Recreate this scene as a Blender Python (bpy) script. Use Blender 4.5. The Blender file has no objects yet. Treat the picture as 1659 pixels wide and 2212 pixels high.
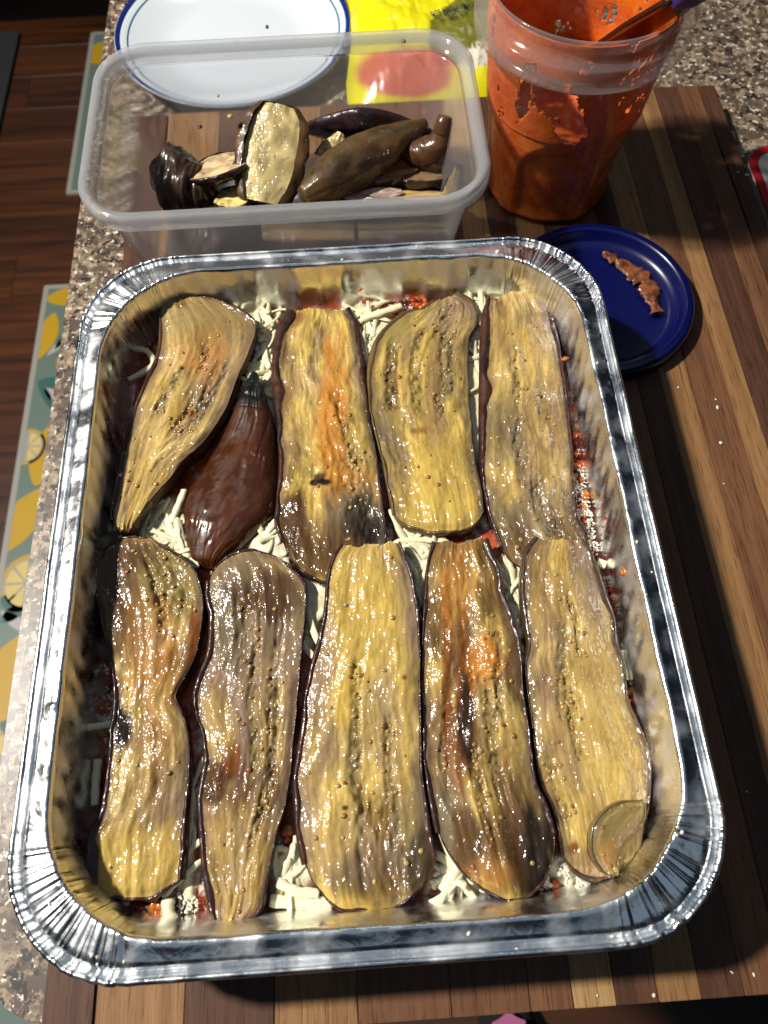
import bpy, bmesh, math, random
import numpy as np
from mathutils import Vector, Matrix
random.seed(7)
RNG = np.random.default_rng(11)
C = bpy.context.scene.collection
SC = bpy.context.scene

# ------------------------------------------------------------------ camera, world, lamps, exposure
CAM_ROT = (math.radians(24.442), math.radians(0.604), math.radians(-3.681))
CAM_LOC = (0.00822, -0.12662, 0.35569)
cd = bpy.data.cameras.new('camera'); cam = bpy.data.objects.new('camera', cd); C.objects.link(cam)
cam.location = CAM_LOC; cam.rotation_euler = CAM_ROT
cd.sensor_fit = 'VERTICAL'; cd.sensor_height = 36.0; cd.lens = 26.04
cd.clip_start = 0.01; cd.clip_end = 50
cd.dof.use_dof = True; cd.dof.focus_distance = 0.36; cd.dof.aperture_fstop = 13
SC.camera = cam
w = bpy.data.worlds.new('World'); SC.world = w; w.use_nodes = True
w.node_tree.nodes['Background'].inputs[0].default_value = (0.55, 0.70, 1.0, 1)
w.node_tree.nodes['Background'].inputs[1].default_value = 0.012

def area_lamp(name, loc, target, sx, sy, power, col, shape='RECTANGLE'):
    l = bpy.data.lights.new(name, 'AREA'); l.shape = shape; l.size = sx
    if shape in ('RECTANGLE', 'ELLIPSE'): l.size_y = sy
    l.energy = power; l.color = col
    o = bpy.data.objects.new(name, l); C.objects.link(o); o.location = loc
    o.rotation_euler = (Vector(target) - Vector(loc)).to_track_quat('-Z', 'Y').to_euler()
    return o
area_lamp('kitchen_ceiling_lamp', (-1.36, 0.36, 1.75), (0, 0.02, 0.03), 0.12, 0.12, 90, (1.0, 0.95, 0.86), 'DISK')
area_lamp('ceiling_bounce_fill', (0.0, 0.0, 2.0), (0.0, 0.0, 0), 3.2, 2.6, 5.8, (0.62, 0.80, 1.0))  # added dim fill standing in for ceiling bounce, mirrored in the foil flange
area_lamp('back_glint_fill', (0.15, 1.35, 1.35), (0, 0.1, 0.05), 0.7, 0.10, 1.3, (0.85, 0.93, 1.0))  # added unseen strip light for streaks on the back rim and wet sparkle
SC.view_settings.view_transform = 'Standard'; SC.view_settings.look = 'None'
SC.view_settings.exposure = 0.0; SC.view_settings.gamma = 1.0; SC.view_settings.use_curve_mapping = False
SC.cycles.use_denoising = True
SC.cycles.max_bounces = 14; SC.cycles.transparent_max_bounces = 24; SC.cycles.transmission_bounces = 10
SC.cycles.sample_clamp_indirect = 4.0

# ------------------------------------------------------------------ pixel (1659 x 2212 view of the photo) to a point at height z
PW, PH, PF = 1659.0, 2212.0, 1600.0
CM = np.array(cam.rotation_euler.to_matrix()); CL = np.array(CAM_LOC)
def at(x, y, z=0.0):
    x = np.asarray(x, float); y = np.asarray(y, float); z = np.asarray(z, float)
    d = np.stack([(x-PW/2)/PF, -(y-PH/2)/PF, -np.ones_like(x)], -1) @ CM.T
    t = (z-CL[2])/d[..., 2]
    return CL + d*t[..., None]
def topx(P):
    V = (np.asarray(P)-CL) @ CM
    return PW/2+PF*V[..., 0]/-V[..., 2], PH/2-PF*V[..., 1]/-V[..., 2]

# ------------------------------------------------------------------ numpy noise
_T = RNG.random((256, 256))
def vnoise(x, y, seed=0):
    x = np.asarray(x, float)+seed*17.31; y = np.asarray(y, float)+seed*9.17
    xi = np.floor(x).astype(int); yi = np.floor(y).astype(int); fx = x-xi; fy = y-yi
    fx = fx*fx*(3-2*fx); fy = fy*fy*(3-2*fy)
    g = lambda a, b: _T[a % 256, b % 256]
    return (g(xi, yi)*(1-fx)+g(xi+1, yi)*fx)*(1-fy)+(g(xi, yi+1)*(1-fx)+g(xi+1, yi+1)*fx)*fy
def fbm(x, y, seed=0, o=4):
    s = 0; a = .5; t = 0
    for k in range(o):
        s = s+a*vnoise(np.asarray(x)*2**k, np.asarray(y)*2**k, seed+k*3); t += a; a *= .5
    return s/t
def sm(a, b, x):
    t = np.clip((x-a)/(b-a), 0, 1); return t*t*(3-2*t)
def mix(a, b, t):
    return a+(b-a)*np.asarray(t)[..., None]

# ------------------------------------------------------------------ materials
def mat(name):
    m = bpy.data.materials.new(name); m.use_nodes = True
    return m, m.node_tree.nodes, m.node_tree.links, m.node_tree.nodes['Principled BSDF']
def setp(b, **k):
    for n, v in k.items():
        b.inputs[n.replace('_', ' ')].default_value = v
def plain(name, col, rough=.5, metal=0, spec=.5, coat=0, bump=None, var=0.0, vscale=60, sss=0):
    m, N, L, b = mat(name)
    b.inputs['Base Color'].default_value = (*col, 1); b.inputs['Roughness'].default_value = rough
    b.inputs['Metallic'].default_value = metal; b.inputs['Specular IOR Level'].default_value = spec
    b.inputs['Coat Weight'].default_value = coat; b.inputs['Coat Roughness'].default_value = .12
    if sss:
        b.inputs['Subsurface Weight'].default_value = sss; b.inputs['Subsurface Radius'].default_value = (.004, .003, .0015); b.inputs['Subsurface Scale'].default_value = 1.0
    tc = N.new('ShaderNodeTexCoord')
    if var:
        n = N.new('ShaderNodeTexNoise'); n.inputs['Scale'].default_value = vscale; n.inputs['Detail'].default_value = 5
        L.new(tc.outputs['Object'], n.inputs['Vector'])
        mx = N.new('ShaderNodeMix'); mx.data_type = 'RGBA'
        mx.inputs[6].default_value = (*[c*(1-var) for c in col], 1); mx.inputs[7].default_value = (*[min(1, c*(1+var)) for c in col], 1)
        L.new(n.outputs[0], mx.inputs[0]); L.new(mx.outputs[2], b.inputs['Base Color'])
    if bump:
        n = N.new('ShaderNodeTexNoise'); n.inputs['Scale'].default_value = bump[0]; n.inputs['Detail'].default_value = 4
        L.new(tc.outputs['Object'], n.inputs['Vector'])
        bp = N.new('ShaderNodeBump'); bp.inputs['Strength'].default_value = bump[1]; bp.inputs['Distance'].default_value = bump[2]
        L.new(n.outputs[0], bp.inputs['Height']); L.new(bp.outputs[0], b.inputs['Normal'])
    return m
def vcol(name, rough=.3, coat=.4, bump=(700, .35, .001), sss=.1, spec=.5, rvar=True, wet=None):
    m, N, L, b = mat(name)
    a = N.new('ShaderNodeAttribute'); a.attribute_name = 'Col'
    L.new(a.outputs['Color'], b.inputs['Base Color'])
    b.inputs['Roughness'].default_value = rough; b.inputs['Coat Weight'].default_value = coat; b.inputs['Coat Roughness'].default_value = .1
    b.inputs['Specular IOR Level'].default_value = spec
    if sss:
        b.inputs['Subsurface Weight'].default_value = sss; b.inputs['Subsurface Radius'].default_value = (.004, .0028, .001); b.inputs['Subsurface Scale'].default_value = .7
    tc = N.new('ShaderNodeTexCoord')
    n = N.new('ShaderNodeTexNoise'); n.inputs['Scale'].default_value = bump[0]; n.inputs['Detail'].default_value = 3
    L.new(tc.outputs['Object'], n.inputs['Vector'])
    bp = N.new('ShaderNodeBump'); bp.inputs['Strength'].default_value = bump[1]; bp.inputs['Distance'].default_value = bump[2]
    L.new(n.outputs[0], bp.inputs['Height']); L.new(bp.outputs[0], b.inputs['Normal'])
    if wet:
        n4 = N.new('ShaderNodeTexNoise'); n4.inputs['Scale'].default_value = 75; n4.inputs['Detail'].default_value = 3; L.new(tc.outputs['Object'], n4.inputs['Vector'])
        r4 = N.new('ShaderNodeMapRange'); r4.inputs[1].default_value = .38; r4.inputs[2].default_value = .58; r4.inputs[3].default_value = coat*.30; r4.inputs[4].default_value = coat
        L.new(n4.outputs[0], r4.inputs[0]); L.new(r4.outputs[0], b.inputs['Coat Weight'])
        n3 = N.new('ShaderNodeTexNoise'); n3.inputs['Scale'].default_value = wet[0]; n3.inputs['Detail'].default_value = 1; n3.inputs['Roughness'].default_value = .5; m3 = N.new('ShaderNodeMapping'); m3.inputs['Scale'].default_value = (1.25, .6, 1); L.new(tc.outputs['Object'], m3.inputs['Vector']); L.new(m3.outputs[0], n3.inputs['Vector'])
        b3 = N.new('ShaderNodeBump'); b3.inputs['Strength'].default_value = wet[1]; b3.inputs['Distance'].default_value = wet[2]
        L.new(n3.outputs[0], b3.inputs['Height']); L.new(b3.outputs[0], b.inputs['Coat Normal']); b.inputs['Coat Roughness'].default_value = wet[3]
    else: L.new(bp.outputs[0], b.inputs['Coat Normal'])
    if rvar:
        n2 = N.new('ShaderNodeTexNoise'); n2.inputs['Scale'].default_value = 180; L.new(tc.outputs['Object'], n2.inputs['Vector'])
        mr = N.new('ShaderNodeMapRange'); mr.inputs[1].default_value = .35; mr.inputs[2].default_value = .65
        mr.inputs[3].default_value = rough*.6; mr.inputs[4].default_value = min(1, rough*1.7)
        L.new(n2.outputs[0], mr.inputs[0]); L.new(mr.outputs[0], b.inputs['Roughness'])
    return m

# ------------------------------------------------------------------ object helpers
def link(name, me, m, parent=None):
    o = bpy.data.objects.new(name, me); C.objects.link(o)
    if m is not None and len(me.materials) == 0: me.materials.append(m)
    if parent is not None:
        o.parent = parent; o.matrix_parent_inverse = Matrix.Translation(-parent.location)
    return o
def tag(o, label=None, cat=None, group=None, kind=None):
    if label: o['label'] = label
    if cat: o['category'] = cat
    if group: o['group'] = group
    if kind: o['kind'] = kind
    return o
def thing(name, label, cat, loc=(0, 0, 0), group=None):
    o = bpy.data.objects.new(name, None); C.objects.link(o); o.location = tuple(float(a) for a in loc); o.empty_display_size = .01
    return tag(o, label, cat, group)
def mesh(name, V, F, col=None, smooth=True):
    me = bpy.data.meshes.new(name); V = np.asarray(V, float).reshape(-1, 3)
    me.from_pydata(V.tolist(), [], [tuple(map(int, f)) for f in F] if not isinstance(F, np.ndarray) else F.tolist())
    if smooth: me.polygons.foreach_set('use_smooth', np.ones(len(me.polygons), bool))
    if col is not None:
        ca = me.color_attributes.new('Col', 'FLOAT_COLOR', 'POINT')
        c4 = np.ones((len(V), 4)); c4[:, :3] = np.clip(np.asarray(col).reshape(-1, 3), 0, 1)
        ca.data.foreach_set('color', c4.ravel())
    me.update(); return me
def gridfaces(nv, nu, wrapu=False, wrapv=False):
    i = np.arange(nv if wrapv else nv-1); j = np.arange(nu if wrapu else nu-1)
    I, J = np.meshgrid(i, j, indexing='ij'); I2 = (I+1) % nv; J2 = (J+1) % nu
    return np.stack([I*nu+J, I*nu+J2, I2*nu+J2, I2*nu+J], -1).reshape(-1, 4)
def spline(pts, n):
    """Catmull-Rom resampled by arc length"""
    P = np.asarray(pts, float); E = np.vstack([2*P[0]-P[1], P, 2*P[-1]-P[-2]]); out = []
    for i in range(1, len(E)-2):
        t = np.linspace(0, 1, 24, endpoint=False)[:, None]; a, b, c, d = E[i-1], E[i], E[i+1], E[i+2]
        out.append(.5*((2*b)+(-a+c)*t+(2*a-5*b+4*c-d)*t**2+(-a+3*b-3*c+d)*t**3))
    Q = np.vstack(out+[P[-1:]]); s = np.r_[0, np.cumsum(np.linalg.norm(np.diff(Q, axis=0), axis=1))]
    q = np.linspace(0, s[-1], n)
    return np.stack([np.interp(q, s, Q[:, k]) for k in range(Q.shape[1])], 1)
def box(bm, x0, x1, y0, y1, z0, z1):
    v = [bm.verts.new(p) for p in ((x0,y0,z0),(x1,y0,z0),(x1,y1,z0),(x0,y1,z0),(x0,y0,z1),(x1,y0,z1),(x1,y1,z1),(x0,y1,z1))]
    for f in ((0,3,2,1),(4,5,6,7),(0,1,5,4),(1,2,6,5),(2,3,7,6),(3,0,4,7)): bm.faces.new([v[i] for i in f])
def bm_obj(name, bm, m, parent=None, bevel=0, smooth=False):
    if bevel: bmesh.ops.bevel(bm, geom=bm.edges[:], offset=bevel, segments=2, affect='EDGES', profile=.7)
    me = bpy.data.meshes.new(name); bm.to_mesh(me); bm.free()
    if smooth: me.polygons.foreach_set('use_smooth', np.ones(len(me.polygons), bool))
    return link(name, me, m, parent)
def lathe(prof, n=96, closed=False, rmod=None):
    """prof: list of (r,z); returns V,F"""
    P = np.asarray(prof, float); th = np.linspace(0, 2*np.pi, n, endpoint=False)
    R = P[:, 0][:, None]*np.ones(n)[None]
    if rmod is not None: R = R*rmod(P[:, 1][:, None]*np.ones(n)[None], th[None]*np.ones(len(P))[:, None])
    V = np.stack([R*np.cos(th), R*np.sin(th), P[:, 1][:, None]*np.ones(n)], -1)
    return V.reshape(-1, 3), gridfaces(len(P), n, wrapu=True, wrapv=closed)
def blobmesh(name, n, rad, pts, cols=None, squash=1.0, jitter=.25, sub=1):
    """many small lumps joined: pts (k,3), rad (k,)"""
    bm = bmesh.new(); bmesh.ops.create_icosphere(bm, subdivisions=sub, radius=1.0)
    bv = np.array([v.co[:] for v in bm.verts]); bm.verts.index_update(); bf = np.array([[v.index for v in f.verts] for f in bm.faces]); bm.free()
    VV = []; FF = []; CC = []
    for k, (p, r) in enumerate(zip(pts, rad)):
        q = bv*(1+jitter*(RNG.random((len(bv), 1))-.5)); s = np.array([1+.5*(RNG.random()-.5), 1+.5*(RNG.random()-.5), squash]); a = RNG.random()*6.28
        q = q*s*r; q = np.stack([q[:, 0]*math.cos(a)-q[:, 1]*math.sin(a), q[:, 0]*math.sin(a)+q[:, 1]*math.cos(a), q[:, 2]], 1)
        VV.append(q+p); FF.append(bf+k*len(bv))
        if cols is not None: CC.append(np.repeat(cols[k][None], len(bv), 0))
    return mesh(name, np.vstack(VV), np.vstack(FF), np.vstack(CC) if cols is not None else None)

# ================================================================== THE SETTING
FLOOR_Z = -0.90; CT = -0.020      # floor, counter top (board top is z = 0)
# ---- floor of wide brown planks
def plank_mat():
    m, N, L, b = mat('floor_wood')
    tc = N.new('ShaderNodeTexCoord'); oi = N.new('ShaderNodeObjectInfo')
    mp = N.new('ShaderNodeMapping'); mp.inputs['Scale'].default_value = (1.2, 22, 5)
    ad = N.new('ShaderNodeVectorMath'); ad.operation = 'ADD'
    L.new(tc.outputs['Object'], ad.inputs[0]); L.new(oi.outputs['Random'], ad.inputs[1]); L.new(ad.outputs[0], mp.inputs['Vector'])
    n = N.new('ShaderNodeTexNoise'); n.inputs['Scale'].default_value = 2.2; n.inputs['Detail'].default_value = 8; n.inputs['Distortion'].default_value = .4
    L.new(mp.outputs[0], n.inputs['Vector'])
    r = N.new('ShaderNodeValToRGB'); e = r.color_ramp.elements
    e[0].position = .3; e[0].color = (.022, .0062, .002, 1); e[1].position = .72; e[1].color = (.105, .032, .009, 1)
    L.new(n.outputs[0], r.inputs[0])
    hs = N.new('ShaderNodeHueSaturation'); mr = N.new('ShaderNodeMapRange'); mr.inputs[3].default_value = .7; mr.inputs[4].default_value = 1.15
    L.new(oi.outputs['Random'], mr.inputs[0]); L.new(mr.outputs[0], hs.inputs['Value']); L.new(r.outputs[0], hs.inputs['Color'])
    L.new(hs.outputs[0], b.inputs['Base Color']); b.inputs['Roughness'].default_value = .42
    return m
PLM = plank_mat()
bm = bmesh.new(); box(bm, -2.2, 1.2, -1.2, 3.0, FLOOR_Z-.05, FLOOR_Z-.004)
floor = tag(bm_obj('floor', bm, plain('floor_joint', (.02, .01, .006), .8)), kind='structure')
bm = bmesh.new(); box(bm, -.6, .6, -.06, .06, -.0038, 0); bmesh.ops.bevel(bm, geom=bm.edges[:], offset=.0004, segments=1, affect='EDGES')
plank_me = bpy.data.meshes.new('plank'); bm.to_mesh(plank_me); bm.free(); plank_me.materials.append(PLM)
for r in range(34):
    off = (r*.47) % 1.2
    for k in range(-2, 2):
        x = k*1.2006+off-.2
        if x+.6 < -2.2 or x-.6 > 1.1: continue
        o = link('plank', plank_me, None, floor); o.location = (x, -1.1+r*.1203, FLOOR_Z)
# ---- granite worktop with a round corner
def granite():
    m, N, L, b = mat('speckled_granite')
    tc = N.new('ShaderNodeTexCoord')
    def nz(s, d=6, rough=.6):
        n = N.new('ShaderNodeTexNoise'); n.inputs['Scale'].default_value = s; n.inputs['Detail'].default_value = d; n.inputs['Roughness'].default_value = rough
        L.new(tc.outputs['Object'], n.inputs['Vector']); return n.outputs[0]
    def ramp(src, p0, p1, c0, c1):
        r = N.new('ShaderNodeValToRGB'); e = r.color_ramp.elements; e[0].position = p0; e[1].position = p1; e[0].color = c0; e[1].color = c1
        L.new(src, r.inputs[0]); return r.outputs[0]
    def mx(f, a, c):
        x = N.new('ShaderNodeMix'); x.data_type = 'RGBA'; L.new(f, x.inputs[0])
        for i, q in ((6, a), (7, c)):
            if isinstance(q, tuple): x.inputs[i].default_value = q
            else: L.new(q, x.inputs[i])
        return x.outputs[2]
    base = ramp(nz(130), .38, .60, (.10, .065, .042, 1), (.33, .25, .17, 1))
    k = (0, 0, 0, 1); wh = (1, 1, 1, 1)
    c = mx(ramp(nz(120, 7, .7), .50, .54, k, wh), base, (.085, .058, .042, 1))
    c = mx(ramp(nz(170, 7, .7), .545, .57, k, wh), c, (.022, .017, .015, 1))
    c = mx(ramp(nz(260, 5), .60, .63, k, wh), c, (.62, .57, .48, 1))
    L.new(c, b.inputs['Base Color']); b.inputs['Roughness'].default_value = .38
    return m
def rrect(x0, x1, y0, y1, r, n=10):
    P = []
    for cx, cy, a in ((x1-r, y1-r, 0), (x0+r, y1-r, 90), (x0+r, y0+r, 180), (x1-r, y0+r, 270)):
        for k in range(n+1):
            t = math.radians(a+90*k/n); P.append((cx+r*math.cos(t), cy+r*math.sin(t)))
    return P
def slab(bm, poly, z0, z1):
    f = bm.faces.new([bm.verts.new((x, y, z0)) for x, y in poly]); f.normal_flip()
    r = bmesh.ops.extrude_face_region(bm, geom=[f]); bmesh.ops.translate(bm, verts=[e for e in r['geom'] if isinstance(e, bmesh.types.BMVert)], vec=(0, 0, z1-z0))
    bmesh.ops.recalc_face_normals(bm, faces=bm.faces[:])
bm = bmesh.new(); slab(bm, rrect(-.183, .95, -.187, 1.35, .042), CT-.035, CT)
ed = [e for e in bm.edges if abs(e.verts[0].co.z-CT) < 1e-6 and abs(e.verts[1].co.z-CT) < 1e-6]
bmesh.ops.bevel(bm, geom=ed, offset=.008, segments=4, affect='EDGES')
tag(bm_obj('granite_counter', bm, granite(), smooth=False), kind='structure')
bm = bmesh.new(); box(bm, -.15, .93, -.15, 1.3, FLOOR_Z+.001, CT-.036)
tag(bm_obj('counter_base_cabinet', bm, plain('cabinet_paint', (.08, .05, .035), .5), bevel=.003), 'brown base cabinet under the granite worktop', 'cabinet')

# ---- dark furniture and runner at the far left of the floor
bx = thing('floor_cabinet', 'black low cabinet standing on the wood floor behind the counter', 'cabinet', (-1.1, 2.1, FLOOR_Z))
BLK = plain('black_lacquer', (.006, .006, .008), .45)
bm = bmesh.new(); box(bm, -1.75, -.40, 1.93, 2.6, FLOOR_Z+.07, FLOOR_Z+1.1); bm_obj('cabinet_body', bm, BLK, bx, .004)
bm = bmesh.new(); box(bm, -1.7, -.45, 1.96, 2.55, FLOOR_Z+.0005, FLOOR_Z+.068); bm_obj('plinth', bm, BLK, bx)
for xa, xb in ((-1.74, -1.08), (-1.07, -.41)):
    bm = bmesh.new(); box(bm, xa, xb, 1.912, 1.929, FLOOR_Z+.08, FLOOR_Z+1.09); d = bm_obj('door', bm, BLK, bx, .003)
dk = plain('charcoal_weave', (.022, .022, .026), .9, bump=(400, .6, .003))
bm = bmesh.new(); slab(bm, rrect(-1.6, -.84, .55, 1.90, .01), FLOOR_Z+.0004, FLOOR_Z+.010)
tag(bm_obj('floor_runner', bm, dk, bevel=0), 'dark charcoal runner lying on the wood floor beside the black cabinet', 'rug')

# ---- lemon print floor mats
SAGE = plain('sage_vinyl', (.13, .185, .16), .45, var=.08, vscale=8)
CREAM = plain('cream_border', (.32, .31, .28), .5)
LEM = plain('lemon_print', (.50, .30, .008), .5, var=.1, vscale=14)
LEMP = plain('lemon_flesh_print', (.62, .47, .15), .5, var=.1, vscale=30)
LEAF = plain('leaf_print', (.03, .12, .11), .5, var=.3, vscale=20)
PALE = plain('pale_leaf_print', (.42, .40, .40), .5)
def flat(name, pts, z, m, parent):
    V = [(x, y, z) for x, y in pts]; me = mesh(name, V, [tuple(range(len(V)))], smooth=False)
    if me.polygons[0].normal.z < 0: me.flip_normals()
    return link(name, me, m, parent)
def mat_on_floor(name, label, x0, x1, y0, y1, seed):
    t = thing(name, label, 'mat', ((x0+x1)/2, (y0+y1)/2, FLOOR_Z)); rr = random.Random(seed)
    bm = bmesh.new(); slab(bm, rrect(x0, x1, y0, y1, .004), FLOOR_Z+.0003, FLOOR_Z+.006); bm_obj('border', bm, CREAM, t)
    flat('print_ground', rrect(x0+.011, x1-.011, y0+.011, y1-.011, .002), FLOOR_Z+.0068, SAGE, t)
    return t
Zm = FLOOR_Z+.0072
def lemon(t, cx, cy, a, l, wd, clip):
    P = []
    for k in range(28):
        th = 2*math.pi*k/28; c, s = math.cos(th), math.sin(th)
        x = l*c*(1+.16*abs(c)**8); y = wd*s*(1-.12*c*c)
        P.append((max(clip, cx+x*math.cos(a)-y*math.sin(a)), cy+x*math.sin(a)+y*math.cos(a)))
    return flat('lemon', P, Zm, LEM, t)
def lemon_slice(t, cx, cy, r, clip):
    circ = lambda q: [(max(clip, cx+q*math.cos(2*math.pi*k/30)), cy+1.15*q*math.sin(2*math.pi*k/30)) for k in range(30)]
    o = flat('lemon_slice', circ(r), Zm, LEM, t); flat('pith', circ(r*.86), Zm+.0003, CREAM, o)
    for k in range(8):
        a0 = 2*math.pi*k/8+.06; a1 = a0+2*math.pi/8-.12
        P = [(cx+r*.08*math.cos((a0+a1)/2), cy+r*.09*math.sin((a0+a1)/2))]+[(cx+r*.78*math.cos(a0+(a1-a0)*j/5), cy+1.15*r*.78*math.sin(a0+(a1-a0)*j/5)) for j in range(6)]
        if min(p[0] for p in P) > clip: flat('segment', P, Zm+.0006, LEMP, o)
def leaf(t, x0, y0, x1, y1, wd, m, clip, z=0):
    P = []
    dx, dy = x1-x0, y1-y0; l = math.hypot(dx, dy); nx, ny = -dy/l, dx/l
    for side in (1, -1):
        rng = range(0, 11) if side == 1 else range(10, -1, -1)
        for k in rng:
            s = k/10; q = wd*math.sin(math.pi*s)**.8*side+.04*l*math.sin(math.pi*s)
            P.append((max(clip, x0+dx*s+nx*q), y0+dy*s+ny*q))
    Q = [P[0]]
    for p in P[1:]:
        if math.hypot(p[0]-Q[-1][0], p[1]-Q[-1][1]) > 1e-5: Q.append(p)
    if math.hypot(Q[0][0]-Q[-1][0], Q[0][1]-Q[-1][1]) < 1e-5: Q.pop()
    flat('leaf', Q, Zm+z, m, t)
MX0, MY1 = -.668, 1.030
mt = mat_on_floor('lemon_mat', 'sage green floor mat with big yellow lemons printed along the counter', MX0, -.24, -.62, MY1, 1)
cl = MX0+.012
def mp_(x, y): p = at(x, y, FLOOR_Z+.007); return float(p[0]), float(p[1])
for (x, y, ang, l, wd) in ((150, 640, 5, .085, .045), (100, 725, 80, .10, .042), (155, 765, 75, .10, .05), (105, 975, 78, .125, .062), (45, 1125, 62, .125, .062), (15, 1470, 70, .15, .085), (60, 1650, 60, .12, .07), (10, 1780, 80, .12, .07)):
    cx, cy = mp_(x, y); lemon(mt, cx, cy, math.radians(ang), l*.52, wd*.55, cl)
for (x, y, r) in ((60, 965, .075), (58, 1260, .105), (5, 1640, .09)):
    cx, cy = mp_(x, y); lemon_slice(mt, cx, cy, r*.46, cl)
for (a, b_, c_, d, wd, m) in ((118, 755, 190, 685, .022, LEAF), (120, 770, 200, 745, .022, LEAF), (100, 770, 175, 715, .018, PALE), (80, 825, 160, 835, .03, LEAF), (82, 828, 112, 885, .016, LEAF), (95, 840, 150, 880, .03, PALE), (0, 1290, 50, 1320, .03, LEAF), (0, 1345, 55, 1310, .025, LEAF), (0, 1320, 60, 1370, .02, PALE), (0, 1560, 60, 1600, .03, LEAF)):
    p, q = mp_(a, b_), mp_(c_, d); leaf(mt, *p, *q, wd*.5, m, cl, .0003)
mt2 = mat_on_floor('lemon_mat', 'second lemon print mat whose corner shows behind the clear plastic tub', -.652, -.25, 1.30, 1.885, 2)
lemon(mt2, -.60, 1.80, .3, .07, .045, -.64); lemon(mt2, -.57, 1.60, 1.2, .09, .05, -.64)

# ---- slipper on the floor under the front of the counter
sl = thing('slipper', 'black slipper with a pink patch on the floor in front of the counter', 'slipper', (.15, -.40, FLOOR_Z))
th = np.linspace(0, 2*np.pi, 40, endpoint=False); V = []
for k, (s, z) in enumerate(((.90, .002), (1, .008), (1, .020), (.97, .024))):
    V.append(np.stack([.15+.052*s*np.cos(th)*(1-.12*np.sin(th)), -.46+.135*s*np.sin(th), FLOOR_Z+z+0*th], 1))
V = np.vstack(V); F = list(map(tuple, gridfaces(4, 40, wrapu=True)))+[tuple(range(120, 160)), tuple(range(39, -1, -1))]
link('sole', mesh('sole', V, F), plain('black_rubber', (.012, .012, .014), .7), sl)
u = np.linspace(0, 1, 22); V = []
for i, s in enumerate(np.linspace(0, 1, 16)):
    y = -.328-.12*s; hw = .050*math.sin(math.pi*min(1, .12+s*.5))**.6; h = .020+.045*math.sin(math.pi*.5*min(1, .1+s*1.1))
    a = np.pi*u; V.append(np.stack([.15+hw*np.cos(a), y+0*a, FLOOR_Z+.022+h*np.sin(a)**.7], 1))
up = link('upper', mesh('upper', np.vstack(V), gridfaces(16, 22)), plain('black_felt', (.010, .009, .011), .95, bump=(500, .5, .002)), sl)
pts = [(.148+.020*math.cos(t)*(1+.25*math.sin(3*t)), -.352+.015*math.sin(t)*(1+.2*math.cos(4*t))) for t in np.linspace(0, 6.28, 25)[:-1]]
V = [(x, y, FLOOR_Z+.080-abs(x-.15)*.25) for x, y in pts]
me = mesh('patch', V, [tuple(range(len(V)))]); link('patch', me, plain('pink_felt', (.45, .13, .28), .9), up)

# ================================================================== CUTTING BOARD
def stave_mat(name, lo, hi):
    m, N, L, b = mat(name)
    tc = N.new('ShaderNodeTexCoord'); oi = N.new('ShaderNodeObjectInfo')
    sc = N.new('ShaderNodeVectorMath'); sc.operation = 'SCALE'; sc.inputs[0].default_value = (3.1, 1.7, .6); L.new(oi.outputs['Random'], sc.inputs['Scale'])
    ad = N.new('ShaderNodeVectorMath'); ad.operation = 'ADD'; L.new(tc.outputs['Object'], ad.inputs[0]); L.new(sc.outputs[0], ad.inputs[1])
    mp = N.new('ShaderNodeMapping'); mp.inputs['Scale'].default_value = (190, 7, 60); L.new(ad.outputs[0], mp.inputs['Vector'])
    n = N.new('ShaderNodeTexNoise'); n.inputs['Scale'].default_value = 1; n.inputs['Detail'].default_value = 7; n.inputs['Roughness'].default_value = .62; n.inputs['Distortion'].default_value = .5
    L.new(mp.outputs[0], n.inputs['Vector'])
    r = N.new('ShaderNodeValToRGB'); e = r.color_ramp.elements; e[0].position = .28; e[0].color = (*lo, 1); e[1].position = .70; e[1].color = (*hi, 1); L.new(n.outputs[0], r.inputs[0])
    mp2 = N.new('ShaderNodeMapping'); mp2.inputs['Scale'].default_value = (1500, 60, 500); L.new(ad.outputs[0], mp2.inputs['Vector'])
    n2 = N.new('ShaderNodeTexNoise'); n2.inputs['Scale'].default_value = 1; n2.inputs['Detail'].default_value = 2; L.new(mp2.outputs[0], n2.inputs['Vector'])
    r2 = N.new('ShaderNodeValToRGB'); e = r2.color_ramp.elements; e[0].position = .30; e[0].color = (.45, .42, .40, 1); e[1].position = .45; e[1].color = (1, 1, 1, 1); L.new(n2.outputs[0], r2.inputs[0])
    mm = N.new('ShaderNodeMix'); mm.data_type = 'RGBA'; mm.blend_type = 'MULTIPLY'; mm.inputs[0].default_value = 1; L.new(r.outputs[0], mm.inputs[6]); L.new(r2.outputs[0], mm.inputs[7])
    L.new(mm.outputs[2], b.inputs['Base Color']); b.inputs['Roughness'].default_value = .5; b.inputs['Specular IOR Level'].default_value = .3
    bp = N.new('ShaderNodeBump'); bp.inputs['Strength'].default_value = .15; bp.inputs['Distance'].default_value = .0006; L.new(n2.outputs[0], bp.inputs['Height']); L.new(bp.outputs[0], b.inputs['Normal'])
    return m
SM = [stave_mat('walnut_dark', (.042, .016, .008), (.105, .045, .026)), stave_mat('walnut_brown', (.085, .034, .016), (.18, .082, .038)),
      stave_mat('walnut_tan', (.16, .076, .029), (.31, .165, .066)), stave_mat('walnut_pale', (.27, .15, .06), (.45, .285, .12))]
board = thing('cutting_board', 'striped walnut cutting board lying under the foil tray', 'cutting board', (.066, .08, CT))
bnd = [(-.138, 0), (-.116, 2), (-.080, 0), (-.0436, 2), (-.0098, 1), (.028, 1), (.060, 1), (.0775, 3), (.0948, 0), (.112, 2), (.1295, 0), (.147, 1), (.1645, 0), (.178, 2), (.1945, 1), (.214, 2), (.2265, 0), (.244, 1), (.258, 0)]
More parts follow.
